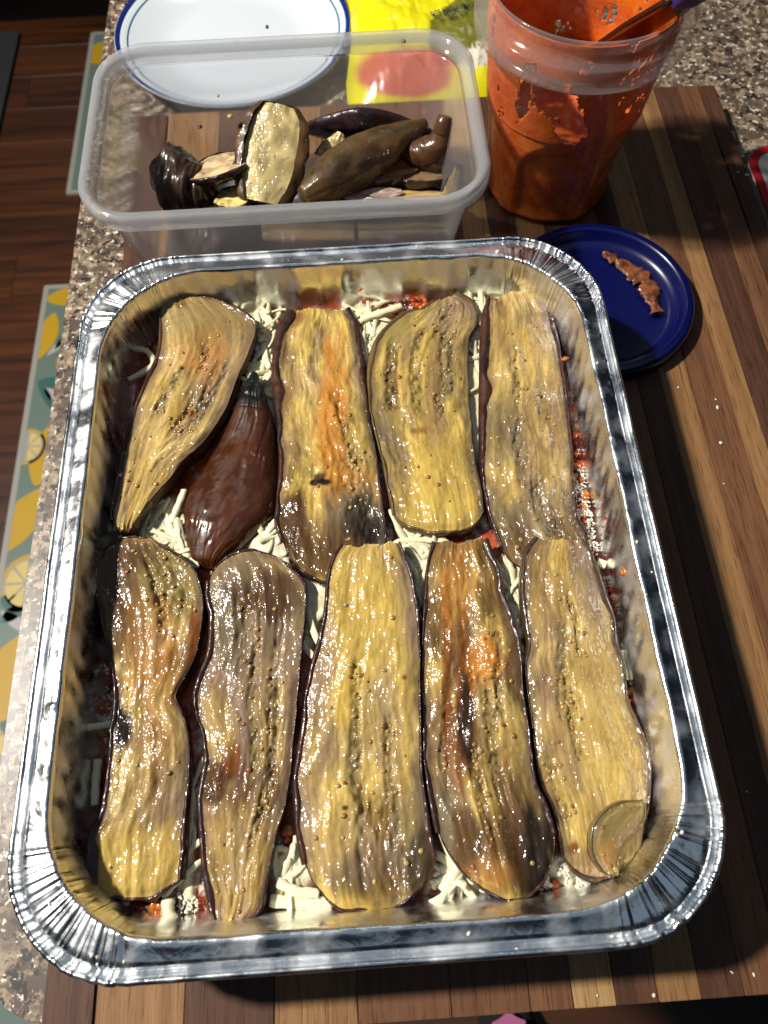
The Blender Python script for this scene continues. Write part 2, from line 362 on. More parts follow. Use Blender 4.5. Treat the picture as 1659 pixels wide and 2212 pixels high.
for i, (x0, k) in enumerate(bnd):
    x1 = bnd[i+1][0] if i+1 < len(bnd) else .2712
    bm = bmesh.new(); box(bm, x0+.00012, x1-.00012, -.190, .352, CT+.0003, random.uniform(-.00015, .0))
    bmesh.ops.bevel(bm, geom=bm.edges[:], offset=.0003 if 0 < i < len(bnd)-1 else .0012, segments=2, affect='EDGES')
    bm_obj('stave', bm, SM[k], board)

# ================================================================== FOIL TRAY
TW, TH, TR_ = .264/2, .3274/2, .046
def ring(n_arc=190, step=.0009):
    """points round the tray: base corner centre / straight point, normal, arc length, corner weight"""
    B = []; Nn = []; K = []; Q = []; r1, r2 = .0335, .050; ee = r2-r1
    def wide(ph, t=0):     # how much a rounder inner corner (r2) lies inside the plain offset corner (r1)
        if ph is None: return (r2-math.sqrt(r2*r2-max(0, ee-t)**2))/.0058
        cs_ = math.cos(ph)+math.sin(ph); return (r1+ee*cs_-math.sqrt(ee*ee*cs_*cs_-2*ee*ee+r2*r2))/.0058
    cs = [(TW-TR_, TH-TR_, 0), (-TW+TR_, TH-TR_, 90), (-TW+TR_, -TH+TR_, 180), (TW-TR_, -TH+TR_, 270)]
    for i, (cx, cy, a) in enumerate(cs):
        for k in range(n_arc):
            t = math.radians(a+90*k/(n_arc-1)); B.append((cx, cy)); Nn.append((math.cos(t), math.sin(t))); K.append(1); Q.append(wide(math.pi/2*k/(n_arc-1)))
        nx = cs[(i+1) % 4]; p0 = np.array([cx, cy]); p1 = np.array(nx[:2]); n = int(np.linalg.norm(p1-p0)/step); t = math.radians(a+90)
        for k in range(1, n): B.append(p0+(p1-p0)*k/n); Nn.append((math.cos(t), math.sin(t))); K.append(0); Q.append(wide(None, min(k, n-k)*step))
    B = np.array(B, float); Nn = np.array(Nn, float); K = np.array(K, float)
    O = B+Nn*TR_; s = np.r_[0, np.cumsum(np.linalg.norm(np.diff(O, axis=0), axis=1))]
    for _ in range(16): K = np.convolve(np.r_[K[-3:], K, K[:3]], np.ones(7)/7, 'valid')
    Q = np.array(Q, float)
    for _ in range(3): Q = np.convolve(np.r_[Q[-3:], Q, Q[:3]], np.ones(7)/7, 'valid')
    return B, Nn, s, K, Q
RB, RN, RS, RK, RC = ring()
PROF = np.array([(.0012, .0545), (.0003, .0552), (-.0002, .0570), (.0003, .0590), (.0014, .0600), (.0022, .0594), (.0027, .0580), (.0031, .0566), (.0037, .0562), (.0043, .0568), (.0047, .0580), (.0056, .0593),
    (.0070, .0596), (.0085, .0599), (.0100, .0603), (.0110, .0606), (.0119, .0608), (.0127, .0607), (.0132, .0600), (.0135, .0588)]+
    [(.0137+.0105*t, .0572-.0532*t) for t in np.linspace(0, 1, 44)]+[(.0250, .0027), (.0266, .0015), (.0290, .0009)])
def tray_pos(pi):
    d0, z0 = PROF[pi]; p = pi/len(PROF); s = RS
    wall = sm(.0100, .0150, d0)*sm(.0005, .012, z0); flange = sm(.0038, .0056, d0)*(1-sm(.0125, .0145, d0)); bead = 1-sm(.0035, .0047, d0)
    # crumpled pleats at the four corners
    q = s*520+2.2*vnoise(s*90, p*7, 3)
    pl = (vnoise(q, p*2.5, 1)-.5)*1.0+(vnoise(q*2.1, p*5, 2)-.5)*.55
    pl2 = .5-np.abs(vnoise(s*430+p*2, p*2.2, 5)-.5)*3.2
    amp = (.00020*wall*(.25+.75*sm(.01, .05, z0))+.0003*flange+.00045*bead)
    dd = RK*(pl*amp*1.5+pl2*amp*.5)
    # ribs pressed into the straight walls
    slant = np.where(np.abs(RN[:, 0]) > .7, (.057-z0)*.75*np.sign(RN[:, 0]), 0)
    rib = .5+.5*np.sin((s+slant)*2*math.pi/.0112+1.2*vnoise(s*30, 0, 8))
    on = sm(.35, .5, vnoise(s*18, 3.3, 9)+.15)
    dd = dd+(1-RK)*(rib-.5)*np.where(np.abs(RN[:, 0]) > .7, .0003, .0006)*wall*sm(.008, .02, z0)*(1-sm(.050, .0572, z0)*.55)*on
    dd = dd+(vnoise(s*120, p*10, 12)-.5)*.0005*wall+(vnoise(s*45, 1.7, 14)-.5)*.0010*sm(.011, .013, d0)*(1-RK)*(d0 < .02)
    dz = RK*(pl*.30+pl2*.75)*(.00085*flange+.0008*bead)+(vnoise(s*55, p*3, 21)-.5)*.0006*(flange+bead)
    dz = dz+flange*(1-RK)*(np.maximum(0, vnoise(s*260, p*22, 31)-.80)*.0030)*sm(.55, .7, vnoise(s*14, 5.5, 33))
    d = d0+dd+.0058*RC*sm(.0045, .0122, d0)*(1-.45*sm(.014, .024, d0)); P2 = RB+RN*(TR_-d)[:, None]
    sag = -.0010*np.sin(s*9.0)*(flange+bead)*.6
    return np.stack([P2[:, 0], P2[:, 1], z0+dz+sag], 1)
TP = [tray_pos(i) for i in range(len(PROF))]
def foil(name, rough, bumps):
    m, N, L, b = mat(name); setp(b, Metallic=1.0, Roughness=rough); b.inputs['Base Color'].default_value = (.86, .88, .90, 1)
    tc = N.new('ShaderNodeTexCoord'); n = N.new('ShaderNodeTexNoise'); n.inputs['Scale'].default_value = bumps[0]; n.inputs['Detail'].default_value = 5; n.inputs['Distortion'].default_value = .6
    L.new(tc.outputs['Object'], n.inputs['Vector']); bp = N.new('ShaderNodeBump'); bp.inputs['Strength'].default_value = bumps[1]; bp.inputs['Distance'].default_value = .002
    L.new(n.outputs[0], bp.inputs['Height']); L.new(bp.outputs[0], b.inputs['Normal'])
    n2 = N.new('ShaderNodeTexNoise'); n2.inputs['Scale'].default_value = 90; n2.inputs['Detail'].default_value = 6; L.new(tc.outputs['Object'], n2.inputs['Vector'])
    mr = N.new('ShaderNodeMapRange'); mr.inputs[1].default_value = .4; mr.inputs[2].default_value = .7; mr.inputs[3].default_value = rough*.7; mr.inputs[4].default_value = rough*2.0
    L.new(n2.outputs[0], mr.inputs[0]); L.new(mr.outputs[0], b.inputs['Roughness'])
    return m
FOIL = foil('aluminium_foil', .24, (140, .16)); FOILW = foil('aluminium_foil_wall', .29, (90, .10))
tray = thing('foil_tray', 'rectangular aluminium foil tray filled with eggplant slices over sauce', 'foil tray', (0, 0, .0008))
def strip(name, a, b, m):
    V = np.vstack(TP[a:b+1]); return link(name, mesh(name, V, gridfaces(b+1-a, len(RS), wrapu=True)[:, ::-1]), m, tray)
strip('rolled_rim', 0, 8, FOIL); strip('flange', 8, 19, FOIL); strip('side_wall', 19, len(PROF)-3, FOILW)
V = np.vstack(TP[-3:]); F = list(map(tuple, gridfaces(3, len(RS), wrapu=True)[:, ::-1]))+[tuple(range(2*len(RS), 3*len(RS)))]
link('base_panel', mesh('base_panel', V, F), FOILW, tray)
def wall_half(z):   # inner half sizes of the tray at height z
    d = .0137+.0105*(.0572-z)/.0532; return TW-d, TH-d, TR_-d
def inside_dist(x, y, z):   # metres inside the wall (rounded rectangle)
    hx, hy, r = wall_half(z); qx = np.abs(x)-(hx-r); qy = np.abs(y)-(hy-r)
    return -(np.hypot(np.maximum(qx, 0), np.maximum(qy, 0))+np.minimum(np.maximum(qx, qy), 0)-r)

# ================================================================== SAUCE BED, CHEESE
BED = .0328
CHEESE_PX = [(565, 760, 60, 130), (800, 700, 50, 70), (1030, 820, 26, 200), (350, 1140, 80, 60), (590, 1180, 50, 45), (900, 1230, 40, 90), (1105, 1290, 30, 140), (665, 1330, 30, 90), (1000, 1890, 60, 50), (640, 1880, 50, 60), (1240, 1880, 75, 40), (560, 690, 60, 40), (1050, 650, 60, 40), (410, 1800, 14, 200), (690, 1300, 30, 40)]
gx = np.linspace(-.118, .118, 236); gy = np.linspace(-.150, .150, 300)
X, Y = np.meshgrid(gx, gy); hx, hy, r = wall_half(BED)
ins = inside_dist(X, Y, BED)
U = np.clip(X/(hx+.0006), -1, 1); 
def clampin(X, Y, z, pad=.0004):
    hx, hy, r = wall_half(z); hx += pad; hy += pad
    qx = np.abs(X)-(hx-r); qy = np.abs(Y)-(hy-r); cor = (qx > 0) & (qy > 0); L_ = np.hypot(qx, qy); k = np.where(cor & (L_ > r), r/np.maximum(L_, 1e-9), 1)
    X2 = np.where(cor, np.sign(X)*((hx-r)+qx*k), np.clip(X, -hx, hx)); Y2 = np.where(cor, np.sign(Y)*((hy-r)+qy*k), np.clip(Y, -hy, hy)); return X2, Y2
X, Y = clampin(X*1.03, Y*1.03, BED-.002)
Z = BED-.001+.0*X+.0030*(fbm(X*55, Y*55, 40)-.5)+.0012*(fbm(X*300, Y*300, 41)-.5)-.004*(1-sm(0, .010, inside_dist(X, Y, BED)))
pxx, pyy = topx(np.stack([X, Y, Z], -1))
ch = np.zeros_like(X)
for (a, b_, ra, rb) in CHEESE_PX:
    ch = np.maximum(ch, 1-sm(.7, 1.25, np.hypot((pxx-a)/ra, (pyy-b_)/rb)+.5*(fbm(X*120, Y*120, 44)-.5)))
Z = Z+.0028*ch; n1 = fbm(X*140, Y*140, 45); n2 = fbm(X*600, Y*600, 46)
sauce = mix(mix(np.array([.22, .022, .004])+0*X[..., None], np.array([.42, .060, .008])+0*X[..., None], sm(.35, .65, n1)), np.array([.30, .11, .02])+0*X[..., None], sm(.6, .75, n2)*.6)
pw = sm(.50, .66, fbm(X*90, Y*90, 47))*sm(.42, .55, n2)
col = mix(sauce, np.array([.74, .68, .52])+0*X[..., None], pw*.9)
col = mix(col, mix(np.array([.78, .72, .50])+0*X[..., None], np.array([.62, .55, .33])+0*X[..., None], n1), ch*.95)
grn = sm(.72, .78, fbm(X*210, Y*210, 48))
col = mix(col, np.array([.06, .07, .025])+0*X[..., None], grn*(1-ch)*.8)
tag(link('tomato_sauce_layer', mesh('tomato_sauce_layer', np.stack([X, Y, Z], -1), gridfaces(300, 236), col), vcol('sauce_bed', .28, .3, (900, .4, .001), .1)), 'red tomato sauce layer under the eggplant slices in the foil tray', 'sauce', kind='stuff')

CHM = plain('mozzarella', (.80, .72, .47), .42, var=.06, vscale=120, sss=.25, bump=(500, .2, .001), spec=.4)
def shred_mesh(i):
    rr = random.Random(100+i); L_ = rr.uniform(.014, .034); n = 14; bend = rr.uniform(-1.6, 1.6)*(.6 if i % 3 else 1.5); wd = rr.uniform(.0008, .0014); tk = rr.uniform(.0004, .0007)
    p = np.zeros((n, 3)); a = -bend/2; st = L_/(n-1)
    for k in range(1, n): a += bend/n; p[k] = p[k-1]+[st*math.cos(a), st*math.sin(a), 0]
    p -= p.mean(0); p[:, 2] += .0012*np.sin(np.linspace(0, rr.uniform(2, 5), n)+rr.uniform(0, 6))
    V = []
    for k in range(n):
        t = p[min(k+1, n-1)]-p[max(k-1, 0)]; t /= np.linalg.norm(t); nr = np.array([-t[1], t[0], 0]); nr /= np.linalg.norm(nr); up = np.array([0, 0, 1.])
        ww = wd*(.55 if k in (0, n-1) else 1)*(1+.28*math.sin(k*1.1+i)*math.sin(k*.37+2*i)); tw = .5*math.sin(k*.25+i); a_ = nr*math.cos(tw)+up*math.sin(tw); b_ = up*math.cos(tw)-nr*math.sin(tw)
        for u_, v_ in ((-1, -1), (-1.08, 0), (-1, 1), (0, 1.1), (1, 1), (1.08, 0), (1, -1), (0, -1.1)): V.append(p[k]+a_*ww*u_*rr.uniform(.8, 1.25)+b_*tk*v_*rr.uniform(.75, 1.3))
    F = list(map(tuple, gridfaces(n, 8, wrapu=True)))+[tuple(range(7, -1, -1)), tuple(range((n-1)*8, n*8))]
    me = mesh('cheese_shred', V, F); me.materials.append(CHM); return me
SHR = [shred_mesh(i) for i in range(14)]
SG = 'cheese shreds in the gaps between the slices'
zones = [(560, 690, 30, 30, 9), (570, 760, 28, 80, 22), (545, 830, 25, 40, 8), (800, 690, 35, 35, 12), (800, 745, 18, 45, 7), (1030, 780, 10, 100, 9), (1040, 650, 25, 25, 6), (345, 1135, 55, 38, 18), (380, 1180, 20, 25, 6), (590, 1170, 28, 30, 9), (900, 1200, 26, 40, 12), (905, 1260, 15, 50, 7), (1105, 1250, 15, 50, 7), (1115, 1360, 8, 70, 5), (665, 1340, 12, 60, 5), (985, 1890, 28, 40, 9), (620, 1870, 25, 45, 6), (410, 1800, 6, 120, 5), (285, 1140, 25, 12, 4)]
srnd = random.Random(5)
ZL = ['between the tilted slice and the golden slice at the back wall', 'between the tilted slice and the golden slice', 'just above the black stem tip', 'at the back wall between golden and humped slices', 'between the golden and the humped slice', 'between the humped slice and the long pale slice', 'at the back wall beside the humped slice', 'between the tilted slice tip and the curled dark top', 'left of the brown skin piece near its lower end', 'below the brown skin piece by the golden slice', 'below the humped slice', 'beside the top of the pale yellow slice', 'between the long pale slice and the caramel streaked slice', 'between caramel streaked slice and wide smooth slice', 'between the grey brown slice and pale yellow slice', 'at the front wall beside the charred round end', 'at the front wall between grey brown and pale yellow slices', 'between the wavy sided slice and grey brown slice', 'by the left wall under the tilted slice tip']
nshr = 0
for zi, (cx, cy, rx, ry, n) in enumerate(zones):
    n = int(n*1.35)
    for k in range(n):
        x, y = cx+srnd.uniform(-rx, rx), cy+srnd.uniform(-ry, ry); lay = k/n*.0026; p = at(x, y, BED+.001+lay)
        o = bpy.data.objects.new('cheese_shred', SHR[srnd.randrange(14)]); C.objects.link(o); s_ = srnd.uniform(.75, 1.1)
        o.location = p; o.scale = (s_, s_, s_*.7)
        o.rotation_euler = (srnd.uniform(-.25, .25), srnd.uniform(-.22, .22), srnd.gauss(1.6, .9))
        tag(o, 'thin cheese shred lying '+ZL[zi], 'cheese shred', SG); nshr += 1
def big_shred(pts, wd, label, zs, tk=.0012):
    P = np.array([at(x, y, z) for (x, y), z in zip(pts, zs)]); P = spline(P, 22); V = []
    for k in range(22):
        t = P[min(k+1, 21)]-P[max(k-1, 0)]; t /= np.linalg.norm(t); nr = np.array([-t[1], t[0], 0]); nr /= np.linalg.norm(nr)+1e-9; up = np.cross(t, nr)
        w_ = wd*(1+.1*math.sin(k*.9))*(.93 if k in (0, 21) else 1)
        for u_, v_ in ((-1, -1), (-1.05, 0), (-1, 1), (0, 1.08), (1, 1), (1.05, 0), (1, -1), (0, -1)): V.append(P[k]+nr*w_*u_+up*tk*v_)
    F = list(map(tuple, gridfaces(22, 8, wrapu=True)))+[tuple(range(7, -1, -1)), tuple(range(21*8, 22*8))]
    V = np.array(V); c = V.mean(0); c[2] = V[:, 2].min(); o = link('cheese_shred', mesh('cheese_shred', V-c, F), CHM); o.location = c
    tag(o, label, 'cheese shred')
B1 = BED+.002
big_shred([(362, 1942), (366, 1975), (385, 1993), (425, 1993)], .0021, 'hook shaped white cheese shred lying on the sauce at the tray front', [B1+.002, B1, B1-.001, B1-.001])
big_shred([(225, 1988), (255, 1965), (278, 1935)], .0017, 'pale straight cheese shred lying on bare foil in the tray corner', [B1-.004, B1-.002, B1])
big_shred([(585, 1945), (650, 1952), (718, 1950)], .0022, 'thick flat cheese shred lying across the gap by the tray front wall', [B1, B1+.001, B1+.001])
big_shred([(600, 1905), (640, 1925), (690, 1930)], .0018, 'short cheese shred just behind the thick flat one at the tray front', [B1+.001, B1+.002, B1+.002])
big_shred([(285, 752), (318, 760), (332, 785), (310, 805), (278, 822)], .0013, 'curly cheese shred by the left wall beside the tilted slice', [B1+.002, B1+.003, B1+.003, B1+.003, B1+.003])
big_shred([(190, 1572), (218, 1568), (246, 1562)], .0013, 'straight cheese shred bridging the left wall and a slice with charred edge', [B1+.005, B1+.004, B1+.004])
big_shred([(213, 1640), (208, 1690), (206, 1740)], .0015, 'upright pale shred wedged between left wall and slice', [B1, B1, B1])
big_shred([(1343, 1405), (1350, 1440), (1352, 1470)], .0013, 'white shred peeking out beside the right wall next to red sauce', [B1, B1, B1])
big_shred([(780, 690), (820, 678), (868, 662)], .0018, 'long cheese shred lying along the red sauce at the tray back', [B1+.002, B1+.003, B1+.002])
big_shred([(1290, 1215), (1308, 1222)], .0018, 'small white cheese nub beside the right wall', [B1+.002, B1+.002])
big_shred([(370, 1130), (395, 1070), (398, 1060)], .0014, 'slim shred leaning between the tilted slice and the brown skin piece', [B1+.001, B1+.004, B1+.004])
big_shred([(955, 1925), (985, 1880), (1000, 1850)], .0019, 'wide cheese shred in the front gap between two browned slices', [B1, B1+.001, B1+.001])

# grated parmesan (uncountable powder and grains)
pts = []; rad = []
def powder(cx, cy, rx, ry, n, z=BED+.0006, r0=.0003, r1=.0008, hill=0):
    for _ in range(n):
        a = random.uniform(0, 6.283); q = math.sqrt(random.random()); x, y = cx+rx*q*math.cos(a), cy+ry*q*math.sin(a)
        p = at(x, y, z+hill*(1-q*q)*random.uniform(.6, 1.0))
        if inside_dist(p[0], p[1], p[2]) < .0006: continue
        if float(fbm(p[0]*260, p[1]*260, 77)) < .47: continue
        pts.append(p); rad.append(r0+(r1-r0)*random.random()**2)
for a in ((1235, 1890, 80, 38, 5200, BED+.0004, .00015, .00055, .0035), (1300, 1330, 16, 90, 320), (1262, 980, 16, 130, 420), (1285, 1120, 18, 80, 320), (1340, 1420, 14, 90, 260), (1320, 1500, 14, 120, 110), (1255, 1080, 14, 80, 120), (1405, 1690, 16, 60, 110), (610, 1830, 22, 90, 260), (650, 1960, 60, 22, 160), (320, 1975, 50, 18, 120), (1130, 1930, 120, 12, 200), (300, 740, 25, 70, 130), (235, 1490, 12, 140, 130), (580, 1160, 25, 20, 70), (840, 665, 60, 15, 120), (400, 1955, 30, 30, 120)):
    powder(*a)
tag(link('grated_parmesan', blobmesh('grated_parmesan', 0, rad, pts, None, .7, .5, 1), plain('parmesan', (.80, .75, .60), .75, sss=.15)), 'white grated parmesan powder sprinkled over the sauce at the tray edges', 'cheese', kind='stuff')
# lumps of red sauce squeezed out along the walls
pts = []; rad = []; cols = []
def lumps(cx, cy, rx, ry, n, z=BED+.0002, r0=.0009, r1=.0022):
    for _ in range(n):
        x, y = cx+random.uniform(-rx, rx), cy+random.uniform(-ry, ry); p = at(x, y, z)
        if inside_dist(p[0], p[1], p[2]) < .001: continue
        pts.append(p); rad.append(random.uniform(r0, r1)); cols.append(np.array(random.choice([(.40, .045, .006), (.50, .085, .010), (.30, .03, .005), (.45, .15, .02)])))
for a in ((825, 665, 40, 10, 26), (905, 662, 18, 10, 12), (590, 690, 20, 6, 8), (1250, 960, 10, 90, 40), (1262, 1110, 8, 50, 16), (1312, 1270, 8, 50, 18), (1335, 1380, 6, 60, 14), (1352, 1490, 5, 30, 6), (1395, 1700, 12, 50, 20), (330, 1968, 40, 14, 20), (700, 1975, 40, 8, 12), (1150, 1920, 60, 12, 26), (310, 725, 16, 30, 18), (215, 1500, 10, 110, 24), (620, 1850, 12, 60, 12), (1385, 1830, 16, 40, 26)):
    lumps(*a)
tag(link('sauce_lumps', blobmesh('sauce_lumps', 0, rad, pts, cols, .8, .35, 2), vcol('sauce_lump', .18, .5, (600, .25, .001), .1)), 'shiny red bits of tomato sauce squeezed out along the tray walls', 'sauce', kind='stuff')

# ================================================================== EGGPLANT SLICES
PAL = dict(pale=(.50, .35, .130), yellow=(.53, .36, .078), tan=(.255, .155, .064), grey=(.155, .118, .066), olive=(.23, .17, .055), brown=(.075, .033, .012), char=(.012, .007, .005), orange=(.46, .175, .022), mauve=(.25, .165, .110), rust=(.18, .055, .010))
PAL = {k: np.array(v) for k, v in PAL.items()}
FLESH = vcol('eggplant_flesh', .50, .72, (720, .25, .0005), .04, spec=.12, wet=(620, 1.0, .00056, .13))
SKIN = vcol('eggplant_skin', .35, .6, (260, .2, .0012), 0, spec=.25, wet=(260, 1.0, .0009, .12))
SEEDM = vcol('eggplant_seed', .28, .4, (500, .1, .0005), .15, rvar=False)
def ilist(v, n):
    v = np.atleast_1d(np.asarray(v, float)); return np.interp(np.linspace(0, 1, n), np.linspace(0, 1, len(v)), v)
def slice_obj(label, Lp, Rp, sL=(4,), sR=(4,), z0=.0385, zv=(0,), zl=(0,), zr=(0,), dome=.0016, rough=.0010, blobs=(), bands=(), tone='pale', toneB='tan', seed=1, skin=(.030, .012, .011), skinB=(.055, .018, .010), seeds=60, drop=.0055, group=None, wr=1.0, name='eggplant_slice', cut=(0, 0), stain=.35):
    Lp, Rp = np.array(Lp, float), np.array(Rp, float); tips = ((Lp[0]+Rp[0])/2, (Lp[-1]+Rp[-1])/2)
    Lp, Rp = Lp[cut[0]:len(Lp)-cut[1]], Rp[cut[0]:len(Rp)-cut[1]]
    length = np.linalg.norm(np.diff((at(Lp[:, 0], Lp[:, 1], z0)), axis=0), axis=1).sum()
    NV = max(24, int(length/.00062)); ZV = ilist(zv, NV)
    Lo, Ro = spline(Lp, NV), spline(Rp, NV)
    wpx = np.maximum(np.linalg.norm(Ro-Lo, axis=1), 1); dr = (Ro-Lo)/wpx[:, None]
    wl = np.minimum(ilist(sL, NV)*(1+1.1*(vnoise(np.arange(NV)*.06, 0, seed)-.5)), wpx*.3); wr_ = np.minimum(ilist(sR, NV)*(1+1.1*(vnoise(np.arange(NV)*.06, 0, seed+5)-.5)), wpx*.3)
    # small unevenness of the cut edge
    wob = lambda q: (vnoise(np.arange(NV)*.11, q, seed)-.5)*3+(vnoise(np.arange(NV)*.35, q, seed)-.5)*2
    Lf = Lo+dr*(wl+wob(1)*.6)[:, None]; Rf = Ro-dr*(wr_+wob(2)*.6)[:, None]
    ZL = z0+ZV+ilist(zl, NV); ZR = z0+ZV+ilist(zr, NV)
    Lw, Rw = at(Lf[:, 0], Lf[:, 1], ZL), at(Rf[:, 0], Rf[:, 1], ZR)
    wmax = np.linalg.norm(Rw-Lw, axis=1).max(); NU = max(24, int(wmax/.00058))
    u = np.linspace(-1, 1, NU)[None, :]*np.ones((NV, 1)); v = np.linspace(0, 1, NV)[:, None]*np.ones((1, NU)); t = (u+1)/2
    P = Lw[:, None]*(1-t[..., None])+Rw[:, None]*t[..., None]
    for e, (tip, k) in enumerate(zip(tips, cut)):
        if k:      # bow the end out to its tip
            r_e = 0 if e == 0 else -1; tw = at(tip[0], tip[1], z0+ZV[r_e]); bv_ = tw-P[r_e].mean(0); vv_ = v if e == 0 else 1-v
            P = P+(np.maximum(0, 1-np.abs(u)**2.3)**.75*(1-sm(0, .22, vv_)))[..., None]*bv_
    um = u*wmax/2; vm = v*length      # metres
    axd = P[-1].mean(0)-P[0].mean(0); axd /= np.linalg.norm(axd); rag = (fbm(um*110, 0*um+seed, seed+60)-.5)*.0030
    P = P+axd*(rag*((1-sm(0, .05, v))+(1-sm(0, .05, 1-v))))[..., None]
    endf = sm(0, .03, v)*sm(0, .03, 1-v); edge = 1-np.abs(u)**6
    warp = um+.007*(fbm(um*45, vm*30, seed+50)-.5)+.0022*(fbm(um*170, vm*110, seed+51)-.5)
    f1 = fbm(warp*640, vm*40, seed+1, 3); f2 = fbm(warp*1300, vm*110, seed+2, 2); low = fbm(um*70, vm*38, seed+3, 3); mid = fbm(um*220, vm*130, seed+4, 3)
    ridge = 1-np.abs(fbm(warp*150, vm*22, seed+6, 2)*2-1)
    fine = fbm(um*760, vm*430, seed+52, 3); fm = sm(.35, .65, fbm(um*50, vm*24, seed+53))
    h = dome*(1-np.abs(u)**3)*endf+rough*((f1-.5)*(.15+.40*fm)+(f2-.5)*.14)+wr*(.0036*(low-.5)+.0010*(ridge-.7)*fm+.0012*(mid-.5)+.00022*(fine-.5))
    # colours
    base = mix(PAL[toneB]+0*P, PAL[tone]+0*P, sm(.34, .60, low*.6+f1*.4))
    base = mix(base, PAL['yellow']+0*P, sm(.52, .70, fbm(um*60, vm*30, seed+7))*.65)
    base = mix(base, PAL['mauve']+0*P, sm(.58, .76, fbm(um*90, vm*36, seed+8))*.55)
    base = mix(base, base*np.array([.55, .47, .36]), sm(.50, .72, f1*.7+fine*.3)*.45)
    base = mix(base, PAL['olive']*.8+0*P, sm(.55, .70, fbm(um*120, vm*75, seed+54))*(.15+.5*stain))
    base = mix(base, np.minimum(base*1.35+.03, .8), sm(.53, .68, f2)*.6)
    base = mix(base, base*np.array([.62, .55, .46]), sm(.54, .70, 1-f2)*.45)
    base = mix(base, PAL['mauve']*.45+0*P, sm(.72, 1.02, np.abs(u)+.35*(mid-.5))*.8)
    base = mix(base, PAL['brown']*1.2+0*P, sm(.58, .70, fbm(um*75, vm*30, seed+55))*stain)
    P0 = P.copy(); px_, py_ = topx(P0)
    sp = []
    for (u0, v0, u1, v1, wdt, cn, k) in bands:
        # a stripe of seeds along the slice: darker, dug in, rough
        tt = np.clip((v-v0)/max(v1-v0, 1e-3), 0, 1); uc = u0+(u1-u0)*tt; dm = np.abs(um-uc*wmax/2)/wdt+.9*(fbm(um*260, vm*90, seed+20)-.5)
        g = (1-sm(.35, 1.05, dm))*sm(v0-.04, v0+.03, v)*(1-sm(v1-.03, v1+.04, v))
        base = mix(base, PAL[cn]*(.75+.5*mid[..., None])+0*P, g*.80*k)
        base = mix(base, PAL['char']*1.8+0*P, g*sm(.60, .72, fbm(um*620, vm*420, seed+22, 2))*.75*k)
        h = h-g*.0011+g*.0013*(fbm(um*520, vm*360, seed+23, 2)-.5)*2
        sp.append((u0, v0, u1, v1, wdt))
    for (bx_, by_, rx, ry, cn, k) in blobs:
        d = np.hypot((px_-bx_)/(rx*1.4), (py_-by_)/(ry*1.3))+1.0*(fbm(um*150, vm*70, seed+30+int(bx_) % 7)-.5)+.5*(f1-.5)
        base = mix(base, PAL[cn]*(.7+.6*mid[..., None])+0*P, (1-sm(.55, 1.25, d))*min(1, k*1.15))
    base = mix(base, base*.45, sm(.66, .76, fbm(um*900, vm*700, seed+9, 2))*.35)
    h = h*np.minimum(1, .25+edge*1.2)
    P[..., 2] += h
    c = np.array([*P[NV//2, NU//2, :2], BED+.0004]); root = thing(name, label, 'eggplant slice', c, group)
    # flesh with a skirt on both cut ends and the sides so that it is a solid slab
    sk = []
    bot = np.maximum(BED-.001, P[..., 2]-.0085)
    V = P.reshape(-1, 3); Pb = P.copy(); Pb[..., 2] = bot; cen = Pb.mean((0, 1)); Pb[..., :2] = cen[:2]+(Pb[..., :2]-cen[:2])*.985
    st = 6; iu = np.unique(np.r_[np.arange(0, NU, st), NU-1]); iv = np.unique(np.r_[np.arange(0, NV, st), NV-1])
    rim = [(0, j) for j in range(NU)]+[(i, NU-1) for i in range(1, NV)]+[(NV-1, j) for j in range(NU-2, -1, -1)]+[(i, 0) for i in range(NV-2, 0, -1)]
    ti = np.array([i*NU+j for i, j in rim]); lo = np.array([Pb[i, j] for i, j in rim]); mdl = (V[ti]+lo)/2; mdl[:, :2] += (mdl[:, :2]-cen[:2])*.008
    n0 = NV*NU; m_ = len(rim); VV = np.vstack([V, mdl, lo])
    k0 = np.arange(m_); k1 = (k0+1) % m_
    F1 = np.stack([ti[k0], ti[k1], n0+k1, n0+k0], 1); F2 = np.stack([n0+k0, n0+k1, n0+m_+k1, n0+m_+k0], 1)
    F = [tuple(f) for f in np.vstack([gridfaces(NV, NU)[:, ::-1], F1[:, ::-1], F2[:, ::-1]])]+[tuple(n0+m_+k0[::-1])]
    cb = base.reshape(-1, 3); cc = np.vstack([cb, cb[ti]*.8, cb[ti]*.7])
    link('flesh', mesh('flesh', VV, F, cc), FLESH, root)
    # skin: rolled strip along each long side
    sd = .0000
    for side, (Fw, Fi, Oo, ZZ) in enumerate(((P[:, 0], Lf, Lo, ZL), (P[:, -1], Rf, Ro, ZR))):
        S = []; wv = 1 if side == 0 else -1
        zlow = np.maximum(ZZ-drop, BED-.0008); Ow = at(Oo[:, 0], Oo[:, 1], (ZZ+zlow)/2-.0006)
        out = Ow[:, :2]-Fw[:, :2]; wd_ = np.linalg.norm(out, axis=1); od = -dr*wv
        oxy = np.stack([od[:, 0], -od[:, 1]], 1)
        for s, zz, ex in ((-.20, .0002, 0), (.05, .0007, 0), (.35, .0008, 0), (.75, -.0004, 0), (1.0, -.42, 1), (.96, -.75, 1), (.70, -1, 1)):
            q = Fw.copy(); q[:, :2] = Fw[:, :2]+out*s
            if zz <= -.02: q[:, 2] = Fw[:, 2]+zz*(Fw[:, 2]-zlow)
            else: q[:, 2] = Fw[:, 2]+zz
            q[:, 2] += .0004*(vnoise(np.arange(NV)*.25, s*3, seed+70)-.5)
            if s < 0: q[:, :2] += oxy*-.0003
            S.append(q)
        S = np.stack(S, 1); nr = S.shape[1]; nn = vnoise(np.arange(NV)[:, None]*.05, np.arange(nr)[None]*.4, seed+71)
